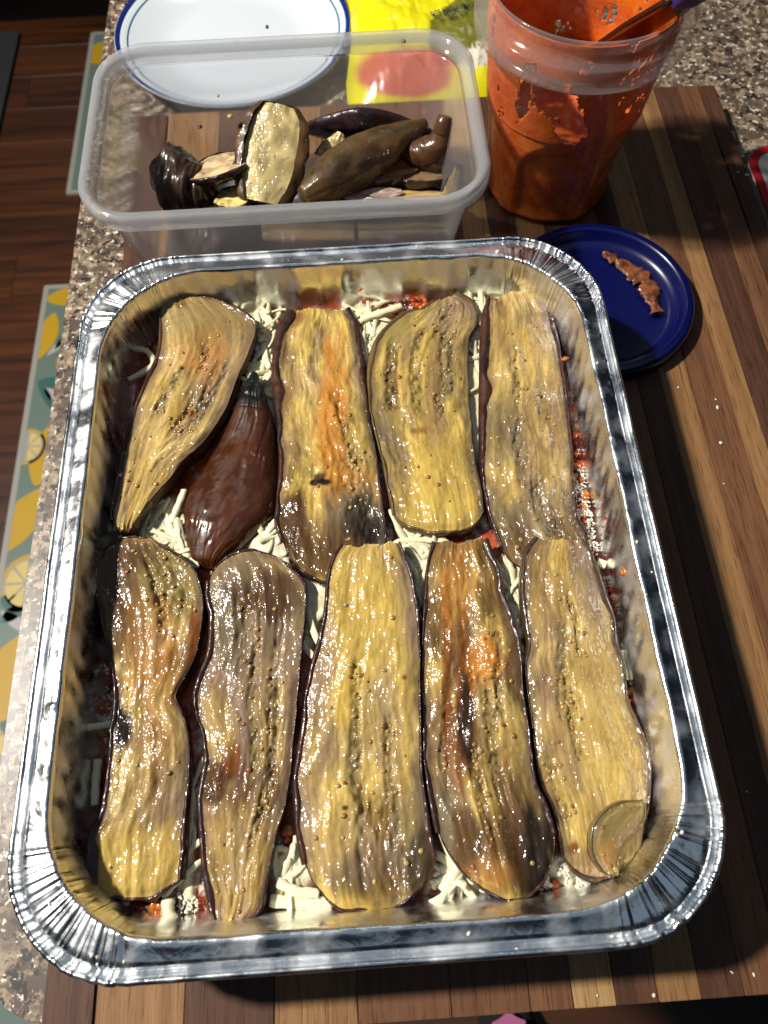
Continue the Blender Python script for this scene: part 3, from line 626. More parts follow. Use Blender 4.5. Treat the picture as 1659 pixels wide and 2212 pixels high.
        c_ = mix(np.array(skin)+np.zeros((NV, nr, 3)), np.array(skinB)+np.zeros((NV, nr, 3)), sm(.35, .7, nn))
        Fc = gridfaces(NV, nr); 
        if side == 1: Fc = Fc[:, ::-1]
        link('skin', mesh('skin', S, Fc, c_), SKIN, root)
    for e, k in enumerate(cut):
        if not k: continue
        Ed = P[0 if e == 0 else -1]; od = (P[0]-P[8] if e == 0 else P[-1]-P[-9]); od[:, 2] = 0; od /= np.linalg.norm(od, axis=1)[:, None]; nn = vnoise(np.arange(NU)*.08, e, seed+75); S = []
        for a_, b_ in ((-.0004, .0002), (.0002, .0006), (.0008, .0003), (.0012, -.0018), (.0010, -.0050), (.0004, -.0072)):
            q = Ed+od*(a_*(.4+1.4*nn)*(1-np.abs(np.linspace(-1, 1, NU))**8))[:, None] if a_ > 0 else Ed+od*a_
            q[:, 2] = np.maximum(Ed[:, 2]+b_, BED-.0008); S.append(q)
        S = np.stack(S, 0); c_ = mix(np.array(skin)+0*S, np.array(skinB)+0*S, sm(.35, .7, vnoise(np.arange(6)[:, None]*.4, np.arange(NU)[None]*.06, seed+76)))
        link('skin', mesh('skin', S, gridfaces(6, NU)[:, ::-1] if e else gridfaces(6, NU), c_), SKIN, root)
    # seeds
    if seeds:
        pts = []; rad = []; cols = []; rg = random.Random(seed)
        for k in range(seeds):
            if sp and rg.random() < .72:
                (u0, v0, u1, v1, wdt) = rg.choice(sp); vv = rg.uniform(v0, v1); uu = u0+(u1-u0)*(vv-v0)/max(v1-v0, 1e-3)+rg.gauss(0, .8)*wdt/(wmax/2)
            else: uu, vv = rg.uniform(-.8, .8), rg.uniform(.04, .96)
            if abs(uu) > .9: continue
            i, j = int(vv*(NV-1)), int((uu+1)/2*(NU-1)); r_ = rg.uniform(.0006, .0011); pts.append(P[i, j]+[0, 0, r_*.05]); rad.append(r_)
            cols.append(np.array(rg.choice([(.36, .23, .07), (.30, .18, .05), (.22, .12, .03), (.40, .28, .10), (.33, .20, .055), (.25, .09, .02)])))
        if pts: tag(link('seeds', blobmesh('seeds', 0, rad, pts, cols, .55, .08, 2), SEEDM, root), kind='stuff')
    return root, P, (NV, NU)
h2 = lambda L_, off: [(x/2+off[0], y/2+off[1]) for x, y in L_]
ROWB, ROWF = 'eggplant slices in the back row of the tray', 'eggplant slices in the front row of the tray'
# back row
slice_obj('tapering tan eggplant slice lying tilted against the back wall, its dark skin torn', h2([(715,285),(690,340),(690,420),(680,520),(630,640),(575,780),(535,920),(508,1040),(480,1180),(478,1240),(510,1285)], (0, 507)),
    h2([(880,240),(1010,305),(1110,385),(1085,510),(1035,620),(985,760),(900,890),(800,1000),(690,1130),(610,1210),(575,1275)], (0, 507)),
    sL=(3, 2, 2, 2, 3, 5, 6), sR=(5, 5, 4, 5, 7, 12, 16, 8), z0=.0400, zv=(.006, .003, .002, .003, .005), zl=(0, 0, 0, .001), zr=(0,), tone='pale', toneB='tan', cut=(1, 1), stain=0.25, seed=3, seeds=85,
    bands=[(-.35, .30, -.45, .50, .004, 'grey', .8), (.55, .28, .35, .62, .006, 'grey', .9), (.05, .18, .1, .30, .004, 'brown', .5), (.2, .4, .1, .6, .003, 'olive', .6)], blobs=[(435, 765, 45, 50, 'orange', .35), (395, 660, 10, 8, 'rust', .9), (415, 893, 8, 7, 'rust', .9), (410, 690, 120, 50, 'olive', .35)], skin=(.040, .018, .010), skinB=(.09, .040, .016))
# brown piece lying skin side up
def skin_piece():
    Lp = [(548,822),(530,852),(510,892),(495,922),(465,972),(435,1022),(405,1062),(395,1092),(398,1147),(407,1195),(420,1218),(440,1228)]
    Rp = [(564,826),(575,857),(582,882),(595,922),(600,982),(602,1047),(595,1107),(565,1142),(530,1177),(505,1195),(485,1212),(465,1229)]
    NV, NU = 150, 70; zs = .0375
    Lo, Ro = spline(Lp, NV), spline(Rp, NV); L_, R_ = at(Lo[:, 0], Lo[:, 1], zs-.003), at(Ro[:, 0], Ro[:, 1], zs-.003)
    u = np.linspace(-1, 1, NU)[None]*np.ones((NV, 1)); v = np.linspace(0, 1, NV)[:, None]*np.ones((1, NU)); t = (u+1)/2
    P = L_[:, None]*(1-t[..., None])+R_[:, None]*t[..., None]; wv = np.linalg.norm(R_-L_, axis=1)[:, None]
    P[..., 2] = zs-.004+np.sqrt(np.maximum(0, 1-np.abs(u)**2.4))*(.0025+.0075*np.minimum(1, wv/.035))*sm(-.03, .06, 1-v)+.0011*(fbm(u*1.6, v*4, 80)-.5)+.0002*(fbm(u*7, v*12, 81)-.5)-.0003*sm(.72, .95, 1-np.abs(fbm(u*2.5+v*3, v*4, 84)*2-1))
    P[..., 2] += .0065*(1-sm(.05, .38, v)); sh = sm(.15, .20, v+.03*(fbm(u*4, v*20, 82)-.5)); P[..., 2] -= .0006*np.exp(-((v-.125)/.012)**2)
    c = mix(np.array([.006, .006, .007])+0*P, mix(np.array([.045, .012, .004])+0*P, np.array([.085, .025, .007])+0*P, sm(.3, .7, fbm(u*1.3, v*3, 83))*(1-.45*np.abs(u)**3)), sh)
    c = mix(c, np.array([.05, .012, .006])+0*P, sm(.72, 1, np.abs(u))*.7)
    root = thing('eggplant_end_piece', 'glossy brown eggplant end lying skin side up with a black stem tip', 'eggplant piece', (float(P[75, 35, 0]), float(P[75, 35, 1]), BED))
    k = int(NV*.18); SKB = vcol('cooked_skin', .35, .7, (240, .2, .0012), 0, spec=.25, wet=(200, 1.0, .0007, .10))
    def shell(nm, a, b):
        Q = P[a:b+1]; n = len(Q); lo = Q[:, [0, -1]].copy(); lo[..., 2] = BED+.0005
        full = np.concatenate([lo[:, :1], Q, lo[:, 1:]], 1); cc = np.concatenate([c[a:b+1, :1]*.6, c[a:b+1], c[a:b+1, -1:]*.6], 1)
        F = [tuple(f) for f in gridfaces(n, NU+2)[:, ::-1]]+[tuple(range(0, NU+2)), tuple(range((n-1)*(NU+2), n*(NU+2)))[::-1]]
        link(nm, mesh(nm, full, F, cc), SKB, root)
    shell('stem_tip', 0, k); shell('skin', k, NV-1)
skin_piece()
slice_obj('golden eggplant slice with orange browning and a charred lower end, beside the brown skin piece', [(618,670),(598,710),(590,760),(586,810),(590,857),(598,930),(602,1010),(596,1090),(592,1130),(605,1170),(630,1215),(665,1245),(705,1257)],
    [(758,668),(778,705),(787,757),(792,830),(802,910),(815,985),(825,1060),(832,1110),(835,1150),(835,1190),(820,1225),(780,1250),(740,1262)],
    sL=(14, 18, 17, 14, 10, 7, 6, 7, 6), sR=(14, 12, 8, 5, 4, 4, 3), z0=.0395, tone='yellow', toneB='pale', cut=(0, 3), stain=0.5, seed=5, seeds=35, wr=1.5,
    bands=[(.45, .62, .55, .9, .007, 'grey', .6), (.35, .38, .62, .66, .004, 'olive', .5)],
    blobs=[(722, 900, 26, 130, 'orange', .75), (745, 1060, 50, 45, 'orange', .55), (690, 1036, 9, 12, 'brown', 1), (700, 1045, 12, 6, 'char', .95), (678, 1046, 8, 5, 'char', .9), (635, 1130, 26, 60, 'brown', .95), (775, 1120, 60, 60, 'grey', .9), (800, 1160, 30, 40, 'char', .7), (690, 1180, 60, 50, 'brown', .6), (790, 1130, 35, 45, 'char', .6), (700, 1210, 80, 40, 'brown', .6), (640, 690, 14, 14, 'rust', .5), (770, 960, 30, 80, 'olive', .3)])
slice_obj('olive edged eggplant slice with a round hump on its top and deep seed tracks', [(930,655),(905,672),(868,680),(820,722),(800,759),(791,806),(793,866),(800,916),(813,960),(824,1005),(836,1061),(846,1116),(870,1158)],
    [(990,632),(1020,652),(1033,680),(1030,706),(1015,735),(1011,790),(1013,835),(1016,885),(1021,935),(1028,990),(1042,1060),(1046,1110),(1040,1140)],
    sL=(4, 6, 9, 9, 8, 7, 6, 6, 7), sR=(5, 5, 4, 4, 4, 4, 7, 10, 8), z0=.0390, tone='yellow', toneB='olive', cut=(0, 1), stain=0.25, seed=7, seeds=90, skin=(.085, .050, .016), skinB=(.14, .09, .030),
    bands=[(-.62, .28, -.50, .56, .0045, 'brown', .9), (-.12, .25, -.02, .58, .0035, 'olive', .8), (.55, .22, .60, .50, .005, 'grey', .95), (.45, .5, .42, .62, .004, 'grey', .8), (.15, .12, .3, .25, .006, 'olive', .7)],
    blobs=[(985, 685, 40, 35, 'mauve', .55), (915, 935, 22, 8, 'rust', .6), (850, 700, 40, 50, 'olive', .7), (940, 880, 20, 110, 'tan', .6), (945, 1060, 60, 80, 'yellow', .5)])
slice_obj('long pale eggplant slice by the right wall with a folded up dark brown side', [(1052,646),(1039,686),(1035,741),(1034,811),(1033,886),(1033,961),(1037,1036),(1049,1101),(1069,1158),(1090,1206),(1112,1240)],
    [(1157,621),(1180,643),(1197,686),(1207,736),(1215,790),(1222,851),(1230,921),(1236,981),(1238,1051),(1246,1110),(1268,1150),(1285,1200)],
    sL=(6, 18, 22, 22, 18, 12, 8, 7, 5), sR=(14, 9, 5, 3, 2, 2, 2, 3, 5), z0=.0390, zv=(.003, .001, 0, 0, -.001), zl=(.003, .003, .002, 0, 0), tone='pale', toneB='tan', cut=(0, 1), stain=0.4, seed=9, seeds=60, wr=1.2,
    bands=[(-.25, .22, -.15, .75, .0035, 'grey', .8), (.45, .38, .5, .55, .004, 'olive', .5), (.1, .75, .4, .98, .006, 'grey', .8)],
    blobs=[(1185, 690, 16, 60, 'mauve', .9), (1085, 930, 30, 70, 'grey', .55), (1160, 1120, 80, 60, 'grey', .55), (1100, 1190, 40, 50, 'brown', .55), (1230, 1140, 30, 50, 'brown', .6), (1120, 800, 60, 90, 'yellow', .3)])
# front row
slice_obj('wavy sided eggplant slice by the left wall with a curled dark top', [(265,1166),(215,1190),(190,1226),(195,1260),(213,1310),(225,1370),(236,1410),(248,1480),(246,1535),(240,1580),(238,1620),(232,1680),(213,1760),(192,1800),(180,1860),(178,1925),(205,1940)],
    [(310,1156),(345,1175),(400,1206),(430,1240),(443,1290),(443,1335),(435,1390),(420,1440),(392,1492),(389,1508),(403,1545),(415,1590),(418,1640),(415,1700),(410,1760),(408,1830),(400,1900),(375,1940)],
    sL=(5, 4, 3, 3, 3, 3, 4, 8, 18, 18), sR=(5, 6, 7, 10, 9, 8, 8, 9, 12, 16), z0=.0400, zv=(.003, .001, 0, 0, 0, 0), zl=(.003, .002, .001, .002, .003), tone='pale', toneB='tan', cut=(1, 1), stain=0.6, seed=11, seeds=55,
    bands=[(.35, .06, .45, .24, .010, 'olive', .9), (.15, .1, .2, .3, .003, 'grey', .6)],
    blobs=[(225, 1240, 45, 75, 'brown', .85), (300, 1195, 80, 30, 'brown', .55), (370, 1260, 50, 60, 'olive', .7), (256, 1572, 20, 36, 'char', .95), (425, 1390, 13, 60, 'rust', .85), (320, 1380, 45, 90, 'orange', .22), (350, 1500, 30, 120, 'orange', .22), (300, 1870, 110, 70, 'yellow', .6), (245, 1345, 22, 60, 'brown', .7)])
slice_obj('grey brown eggplant slice with a pointed front end and a dark stain', [(500,1196),(465,1231),(445,1256),(443,1296),(452,1345),(445,1416),(425,1466),(418,1506),(425,1546),(438,1586),(440,1640),(432,1690),(427,1730),(430,1790),(435,1860),(442,1920),(456,1978),(478,2018)],
    [(550,1190),(590,1198),(620,1221),(655,1251),(665,1276),(662,1331),(655,1396),(650,1456),(642,1531),(635,1606),(628,1681),(620,1740),(605,1790),(592,1850),(580,1910),(572,1960),(545,1992),(505,2021)],
    sL=(5, 7, 7, 5, 6, 9, 8, 8, 10, 10, 10), sR=(4, 4, 3, 2, 2, 2, 3, 4, 5, 8, 8), z0=.0400, zv=(.001, 0, 0, 0, .001, .001), tone='tan', toneB='mauve', cut=(2, 0), stain=0.7, seed=13, seeds=80,
    bands=[(.05, .12, .15, .55, .0032, 'olive', .8), (.5, .15, .55, .58, .0035, 'grey', .9), (-.3, .1, -.1, .28, .006, 'grey', .7), (.5, .6, .4, .75, .003, 'brown', .6)],
    blobs=[(540, 1300, 100, 90, 'grey', .65), (560, 1420, 80, 70, 'mauve', .5), (475, 1670, 40, 22, 'brown', .95), (500, 1640, 18, 26, 'rust', .8), (460, 1700, 22, 30, 'brown', .9), (520, 1870, 60, 90, 'yellow', .3), (600, 1290, 40, 50, 'brown', .75), (520, 1290, 30, 30, 'brown', .6), (500, 1390, 25, 60, 'grey', .6), (470, 1560, 30, 60, 'yellow', .3)])
slice_obj('broad pale yellow eggplant slice with purple edges and two tiny dark seeds', [(735,1180),(718,1205),(705,1250),(700,1310),(692,1360),(675,1420),(660,1490),(650,1570),(640,1630),(633,1700),(635,1760),(643,1830),(652,1870),(680,1910),(720,1945),(770,1965)],
    [(865,1172),(880,1210),(893,1250),(905,1310),(908,1370),(908,1440),(910,1520),(912,1600),(915,1680),(925,1740),(935,1800),(943,1860),(943,1935),(900,1960),(830,1972)],
    sL=(4, 5, 6, 6, 8, 10, 9, 8, 9, 8), sR=(6, 5, 4, 3, 3, 3, 4, 6, 8, 8), z0=.0410, zv=(.0035, .002, .0005, 0, 0), tone='yellow', toneB='pale', cut=(0, 3), stain=0.18, seed=15, seeds=60, 
    bands=[(-.15, .38, -.1, .62, .003, 'olive', .7), (-.1, .62, 0, .95, .004, 'grey', .75), (.45, .55, .5, .8, .003, 'olive', .6), (.3, .8, .5, .97, .010, 'brown', .8)],
    blobs=[(690, 1380, 24, 200, 'mauve', .6), (890, 1290, 26, 110, 'mauve', .7), (650, 1720, 22, 160, 'mauve', .5), (850, 1890, 90, 60, 'brown', .55), (880, 1800, 30, 80, 'grey', .6), (760, 1890, 30, 40, 'char', .5), (915, 1870, 25, 60, 'char', .6), (800, 1320, 70, 120, 'yellow', .45), (760, 1840, 60, 60, 'mauve', .35), (837, 1628, 5, 4, 'rust', .9), (745, 1745, 5, 4, 'brown', .9), (873, 1465, 5, 5, 'rust', .9)])
slice_obj('eggplant slice with dark caramel streaks down its middle and a charred round end', [(930,1173),(919,1231),(912,1306),(909,1381),(907,1456),(907,1531),(909,1606),(914,1671),(922,1740),(937,1800),(958,1855),(994,1894),(1040,1924),(1088,1941)],
    [(1056,1168),(1069,1206),(1084,1246),(1092,1281),(1104,1321),(1119,1376),(1127,1426),(1129,1486),(1139,1556),(1149,1631),(1160,1690),(1178,1728),(1192,1765),(1203,1805),(1197,1860),(1180,1900),(1150,1928),(1120,1941)],
    sL=(8, 7, 6, 7, 8, 9, 9, 10, 10, 8), sR=(9, 9, 6, 4, 3, 3, 3, 4, 6, 5), z0=.0400, zv=(.0015, .001, 0, 0), tone='yellow', toneB='tan', cut=(0, 4), stain=0.75, seed=17, seeds=80, wr=1.5,
    bands=[(-.55, .55, -.6, .85, .0035, 'grey', .95), (.25, .45, .35, .85, .004, 'olive', .8), (-.05, .7, -.1, .92, .003, 'brown', .8), (.55, .3, .5, .6, .003, 'grey', .6)],
    blobs=[(1003, 1510, 20, 150, 'rust', .95), (1008, 1570, 12, 95, 'char', .75), (965, 1500, 9, 200, 'rust', .8), (1045, 1425, 26, 60, 'orange', .8), (940, 1340, 16, 60, 'brown', .7), (1150, 1830, 48, 95, 'char', .85), (1000, 1810, 34, 60, 'brown', .75), (1080, 1840, 40, 80, 'brown', .6), (1060, 1885, 40, 30, 'orange', .3), (1100, 1760, 25, 90, 'brown', .6), (960, 1780, 16, 90, 'grey', .8), (990, 1200, 60, 30, 'brown', .4), (985, 1270, 30, 70, 'orange', .4)])
slice_obj('wide smooth pale eggplant slice in the front row by the right wall', [(1150,1163),(1130,1191),(1122,1231),(1120,1290),(1128,1350),(1136,1396),(1132,1446),(1139,1516),(1149,1581),(1157,1646),(1172,1700),(1192,1740),(1204,1800),(1214,1850),(1245,1874),(1300,1890)],
    [(1259,1166),(1280,1201),(1299,1241),(1314,1291),(1329,1341),(1337,1396),(1349,1446),(1358,1516),(1375,1556),(1395,1600),(1405,1640),(1404,1690),(1400,1740),(1390,1800),(1370,1850),(1340,1892)],
    sL=(8, 14, 17, 14, 4, 3, 3, 3, 3, 3, 3), sR=(4, 9, 9, 7, 4, 3, 2, 2, 2), z0=.0400, zv=(.003, .001, 0, 0, 0), tone='pale', toneB='tan', cut=(0, 2), stain=0.22, seed=19, seeds=75, rough=.0008, skin=(.05, .028, .014), skinB=(.10, .055, .022),
    bands=[(-.22, .28, -.30, .62, .0042, 'grey', .95), (-.15, .45, -.2, .72, .0035, 'olive', .5), (.1, .2, .15, .4, .002, 'olive', .6), (-.75, .7, -.8, .88, .003, 'olive', .6)],
    blobs=[(1280, 1260, 26, 90, 'mauve', .8), (1225, 1640, 30, 70, 'tan', .5), (1290, 1500, 70, 160, 'yellow', .35), (1190, 1300, 30, 60, 'tan', .5), (1200, 1860, 20, 20, 'olive', .5), (1238, 1832, 9, 12, 'rust', .8)])
slice_obj('small olive half moon eggplant piece folded over the front right corner', [(1385,1728),(1330,1731),(1290,1760),(1272,1800),(1275,1845),(1300,1882),(1322,1896)],
    [(1394,1740),(1392,1768),(1375,1800),(1350,1825),(1337,1855),(1336,1875),(1334,1893)],
    sL=(3, 4, 5, 5, 4, 3), sR=(1,), z0=.0480, zv=(0,), zl=(0, .001, .002, .001, -.002), dome=.0012, rough=.0003, tone='olive', toneB='olive', seed=23, seeds=10, skin=(.12, .085, .028), skinB=(.16, .11, .04), wr=.5, drop=.004,
    blobs=[(1360, 1800, 30, 40, 'tan', .6), (1320, 1840, 20, 30, 'orange', .35)], name='eggplant_fold')

# ================================================================== CLEAR PLASTIC TUB WITH LEFTOVER PIECES
def clear_plastic(name, tint, transp, frost, rough=.12):
    m = bpy.data.materials.new(name); m.use_nodes = True; N = m.node_tree.nodes; L = m.node_tree.links
    N.remove(N['Principled BSDF']); out = N['Material Output']
    t = N.new('ShaderNodeBsdfTransparent'); t.inputs[0].default_value = (*tint, 1)
    r = N.new('ShaderNodeBsdfRefraction'); r.inputs['Roughness'].default_value = rough; r.inputs['IOR'].default_value = 1.03; r.inputs[0].default_value = (*tint, 1)
    d = N.new('ShaderNodeBsdfDiffuse'); d.inputs[0].default_value = (.80, .82, .85, 1)
    tl = N.new('ShaderNodeBsdfTranslucent'); tl.inputs[0].default_value = (.80, .82, .85, 1)
    g = N.new('ShaderNodeBsdfGlossy'); g.inputs['Roughness'].default_value = .09
    lw = N.new('ShaderNodeLayerWeight'); lw.inputs[0].default_value = .5
    pw_ = N.new('ShaderNodeMath'); pw_.operation = 'POWER'; pw_.inputs[1].default_value = 4.0; L.new(lw.outputs['Facing'], pw_.inputs[0])
    fr = N.new('ShaderNodeMath'); fr.operation = 'MULTIPLY_ADD'; fr.inputs[1].default_value = .28; fr.inputs[2].default_value = .04; L.new(pw_.outputs[0], fr.inputs[0])
    def mx(f, a, b):
        x = N.new('ShaderNodeMixShader')
        if isinstance(f, float): x.inputs[0].default_value = f
        else: L.new(f, x.inputs[0])
        L.new(a.outputs[0], x.inputs[1]); L.new(b.outputs[0], x.inputs[2]); return x
    body = mx(frost, mx(1-transp, t, r), mx(.5, d, tl)); fin = mx(fr.outputs[0], body, g)
    tc = N.new('ShaderNodeTexCoord'); n = N.new('ShaderNodeTexNoise'); n.inputs['Scale'].default_value = 45; L.new(tc.outputs['Object'], n.inputs['Vector'])
    bp = N.new('ShaderNodeBump'); bp.inputs['Strength'].default_value = .06; bp.inputs['Distance'].default_value = .003; L.new(n.outputs[0], bp.inputs['Height'])
    L.new(bp.outputs[0], g.inputs['Normal'])
    L.new(fin.outputs[0], out.inputs['Surface']); return m
TUBW = clear_plastic('tub_plastic', (.97, .975, .985), .38, .11, .30); TUBR = clear_plastic('tub_rim_plastic', (.97, .975, .985), .75, .30, .2)
TCX, TCY, THX, THY, TRR = -.0255, .2375, .1075, .0690, .030
def rr_loop(d, z, n=14, ns=10):
    r = max(.006, TRR-d); hx, hy = THX-d, THY-d; P = []
    for cx, cy, a in ((hx-r, hy-r, 0), (-hx+r, hy-r, 90), (-hx+r, -hy+r, 180), (hx-r, -hy+r, 270)):
        for k in range(n): t = math.radians(a+90*k/(n-1)); P.append((TCX+cx+r*math.cos(t), TCY+cy+r*math.sin(t), z))
    return np.array(P)
def rr_sweep(name, prof, m, parent, cap=None, closed=False):
    Ls = [rr_loop(d, z) for d, z in prof]; n = len(Ls[0]); V = np.vstack(Ls); F = [tuple(f) for f in gridfaces(len(Ls), n, wrapu=True, wrapv=closed)]
    if cap == 'both': F += [tuple(range(n))[::-1], tuple(range((len(Ls)-1)*n, len(Ls)*n))]
    me = mesh(name, V, F); bmm = bmesh.new(); bmm.from_mesh(me); bmesh.ops.recalc_face_normals(bmm, faces=bmm.faces[:]); bmm.to_mesh(me); bmm.free()
    me.polygons.foreach_set('use_smooth', np.ones(len(me.polygons), bool)); return link(name, me, m, parent)
tub = thing('plastic_tub', 'clear rectangular plastic tub of leftover eggplant behind the foil tray', 'tub', (TCX, TCY, 0))
ZT = .080
rr_sweep('wall', [(.0235, .0006), (.0205, .0018), (.0190, .0050), (.0075, ZT-.010), (.0066, ZT-.0095), (.0078, ZT-.0098), (.0090, ZT-.012), (.0202, .0055), (.0215, .0028), (.0240, .0018)], TUBW, tub, cap='both')
rr_sweep('rim', [(.0062, ZT-.0090), (.0050, ZT-.0030), (.0022, ZT-.0018), (.0010, ZT-.0030), (.0008, ZT-.0085), (0, ZT-.0086), (.0000, ZT-.0016), (.0012, ZT-.0001), (.0030, ZT), (.0052, ZT-.0008), (.0064, ZT-.0035), (.0074, ZT-.0088)], TUBR, tub, closed=True)
rr_sweep('base', [(.0242, .0021), (.0236, .0024), (.0242, .0027)], clear_plastic('tub_base_plastic', (.96, .965, .975), .35, .22, .35), tub, cap='both')
# pieces inside the tub
def half_piece(label, p0, p1, width, depth, roll, taper, skinc, fleshc, seed, bend=0, name='eggplant_piece', n=46, m=36, wrap=.35, fw=.93):
    """flat cut face (flesh) over a rounded back (skin), lofted from p0 to p1; roll 0 = cut face up"""
    p0, p1 = np.array(p0, float), np.array(p1, float); ax = p1-p0; l = np.linalg.norm(ax); ax /= l
    side = np.cross(ax, [0, 0, 1.]); side /= np.linalg.norm(side); up = np.cross(side, ax)
    s_ = side*math.cos(roll)+up*math.sin(roll); u_ = up*math.cos(roll)-side*math.sin(roll)
    root = thing(name, label, 'eggplant piece', p0*.5+p1*.5-np.array([0, 0, depth*.6]), 'leftover eggplant pieces in the plastic tub')
    S = np.linspace(0, 1, n); tp = np.interp(S, np.linspace(0, 1, len(taper)), taper); cen = p0+np.outer(S*l, ax)+np.outer(np.sin(np.pi*S)*bend, u_)
    a = np.linspace(-wrap, np.pi+wrap, m); V = []; 
    for i in range(n):
        ns = 1+.10*(fbm(a*2.5, S[i]*9+0*a, seed)-.5)*2
        V.append(cen[i]+np.outer(np.cos(a)*width/2*tp[i]*ns, s_)-np.outer(np.sign(np.sin(a))*np.abs(np.sin(a))**.8*depth*tp[i]*ns*np.where(np.sin(a) < 0, .35, 1)+.0002, u_))
    V = np.array(V); cn = fbm(np.arange(n)[:, None]*.12, np.arange(m)[None]*.12, seed+1)
    c = mix(np.array(skinc)*.6+0*V, np.array(skinc)*1.5+0*V, sm(.3, .7, cn))
    F = [tuple(f) for f in gridfaces(n, m)]+[tuple(range(m))[::-1], tuple(range((n-1)*m, n*m))]
    link('skin', mesh('skin', V, F, c), SKIN, root)
    q = np.linspace(-1, 1, 26); W_ = []
    for i in range(n):
        hgt = .0012*(1-q**2)+.0012*(fbm(q*3, S[i]*8+0*q, seed+3)-.5)
        W_.append(cen[i]+np.outer(q*width/2*fw*tp[i]*(1+.08*(vnoise(S[i]*9, np.sign(q)*3, seed+8)-.5)), s_)+np.outer(hgt+.0003, u_))
    W_ = np.array(W_); fn = fbm(np.arange(n)[:, None]*.15, q[None]*3, seed+5); c = mix(np.array(fleshc)*.62+0*W_, np.array(fleshc)*1.15+0*W_, sm(.3, .65, fn))
    c = mix(c, np.array([.16, .11, .05])+0*W_, sm(.62, .75, fbm(np.arange(n)[:, None]*.3, q[None]*6, seed+6))*.7)
    link('flesh', mesh('flesh', W_, gridfaces(n, 26), c), FLESH, root); return root
zp = lambda x, y: (x*.4444+276.5, y*.4444+184.3)     # enlarged view of the tub
def A(x, y, z): return at(*zp(x, y), z)
DK = (.030, .012, .010); OL = (.060, .034, .012); FL = (.60, .45, .20)
rt = [.25, .6, .85, 1, 1, .9, .7, .35]
# bottom pile
half_piece('dark eggplant half at the bottom of the tub seen through its front wall', A(240, 735, .020), A(640, 760, .020), .036, .017, 2.9, rt, (.020, .011, .010), FL, 31)
half_piece('tan and dark eggplant half low in the tub middle behind the front wall', A(640, 715, .020), A(1100, 725, .020), .038, .012, .6, rt, DK, (.40, .26, .13), 33)
half_piece('curved tan eggplant strip low in the tub right end with an upturned tip', A(1080, 520, .020), A(1575, 545, .022), .034, .012, .5, [.3, .7, .9, 1, 1, .9, .7], DK, (.50, .34, .13), 35)
half_piece('upturned stubby tip of pale eggplant at the tub right end', A(1555, 560, .020), A(1610, 400, .046), .0135, .008, -.9, [1, .95, .9, .7, .4], DK, (.46, .32, .12), 37)
half_piece('black glossy eggplant half lying along the tub back with an orange inside', A(850, 200, .030), A(1475, 225, .026), .044, .014, .85, [.25, .6, .85, 1, .95, .8, .55, .18], (.018, .008, .010), (.055, .016, .008), 39, bend=.006)
half_piece('pale eggplant wedge with a black skin edge leaning on the oval slice', A(230, 455, .034), A(560, 350, .038), .040, .008, .38, [.08, .45, .75, .95, 1, .9, .7], (.022, .010, .012), (.62, .44, .24), 41)
half_piece('small bright yellow eggplant wedge under the oval slice', A(440, 590, .028), A(590, 500, .028), .026, .008, .2, [.5, .9, 1, .8, .5], DK, (.66, .52, .18), 43)
half_piece('small upright pale wedge between the oval slice and the black half', A(985, 370, .028), A(1035, 230, .040), .022, .008, -.4, [1, .9, .6, .2], DK, (.60, .46, .22), 45)
half_piece('pale purple eggplant strip at the tub front under the olive brown piece', A(1040, 545, .024), A(1330, 520, .026), .014, .007, .1, rt, DK, (.40, .28, .25), 47)
half_piece('olive brown eggplant piece lying skin side up across the tub', A(845, 545, .032), A(1445, 185, .034), .029, .015, 2.75, [.35, .75, .95, 1, .9, .75, .5, .2], OL, FL, 49)
half_piece('standing oval eggplant slice with pale cut face and brown skin in the tub', A(650, 570, .030), A(735, 95, .058), .043, .014, -.12, [.62, .82, .95, 1, 1, .96, .86, .55], (.085, .042, .014), (.50, .39, .17), 51, wrap=.75, fw=.74)
half_piece('limp dark eggplant strip under the olive brown piece at the tub centre', A(930, 440, .024), A(1400, 400, .022), .034, .012, .4, rt, (.020, .010, .010), (.22, .13, .07), 53)
half_piece('tan eggplant strip lying low at the tub right end by the front wall', A(1120, 720, .018), A(1580, 710, .018), .034, .012, .7, rt, (.03, .014, .012), (.45, .31, .14), 55)
half_piece('purple black eggplant strip low at the tub front centre', A(690, 590, .020), A(1060, 600, .020), .026, .012, 2.6, rt, (.020, .010, .012), FL, 57)
half_piece('flattened dark eggplant skin beside the wrinkled black end in the tub', A(330, 575, .018), A(640, 560, .018), .030, .009, .3, rt, (.026, .013, .011), (.16, .09, .05), 58)
half_piece('dark eggplant skin under the bent stem end in the tub', A(1230, 400, .020), A(1560, 430, .020), .034, .009, .3, rt, (.026, .013, .011), (.20, .12, .06), 59)
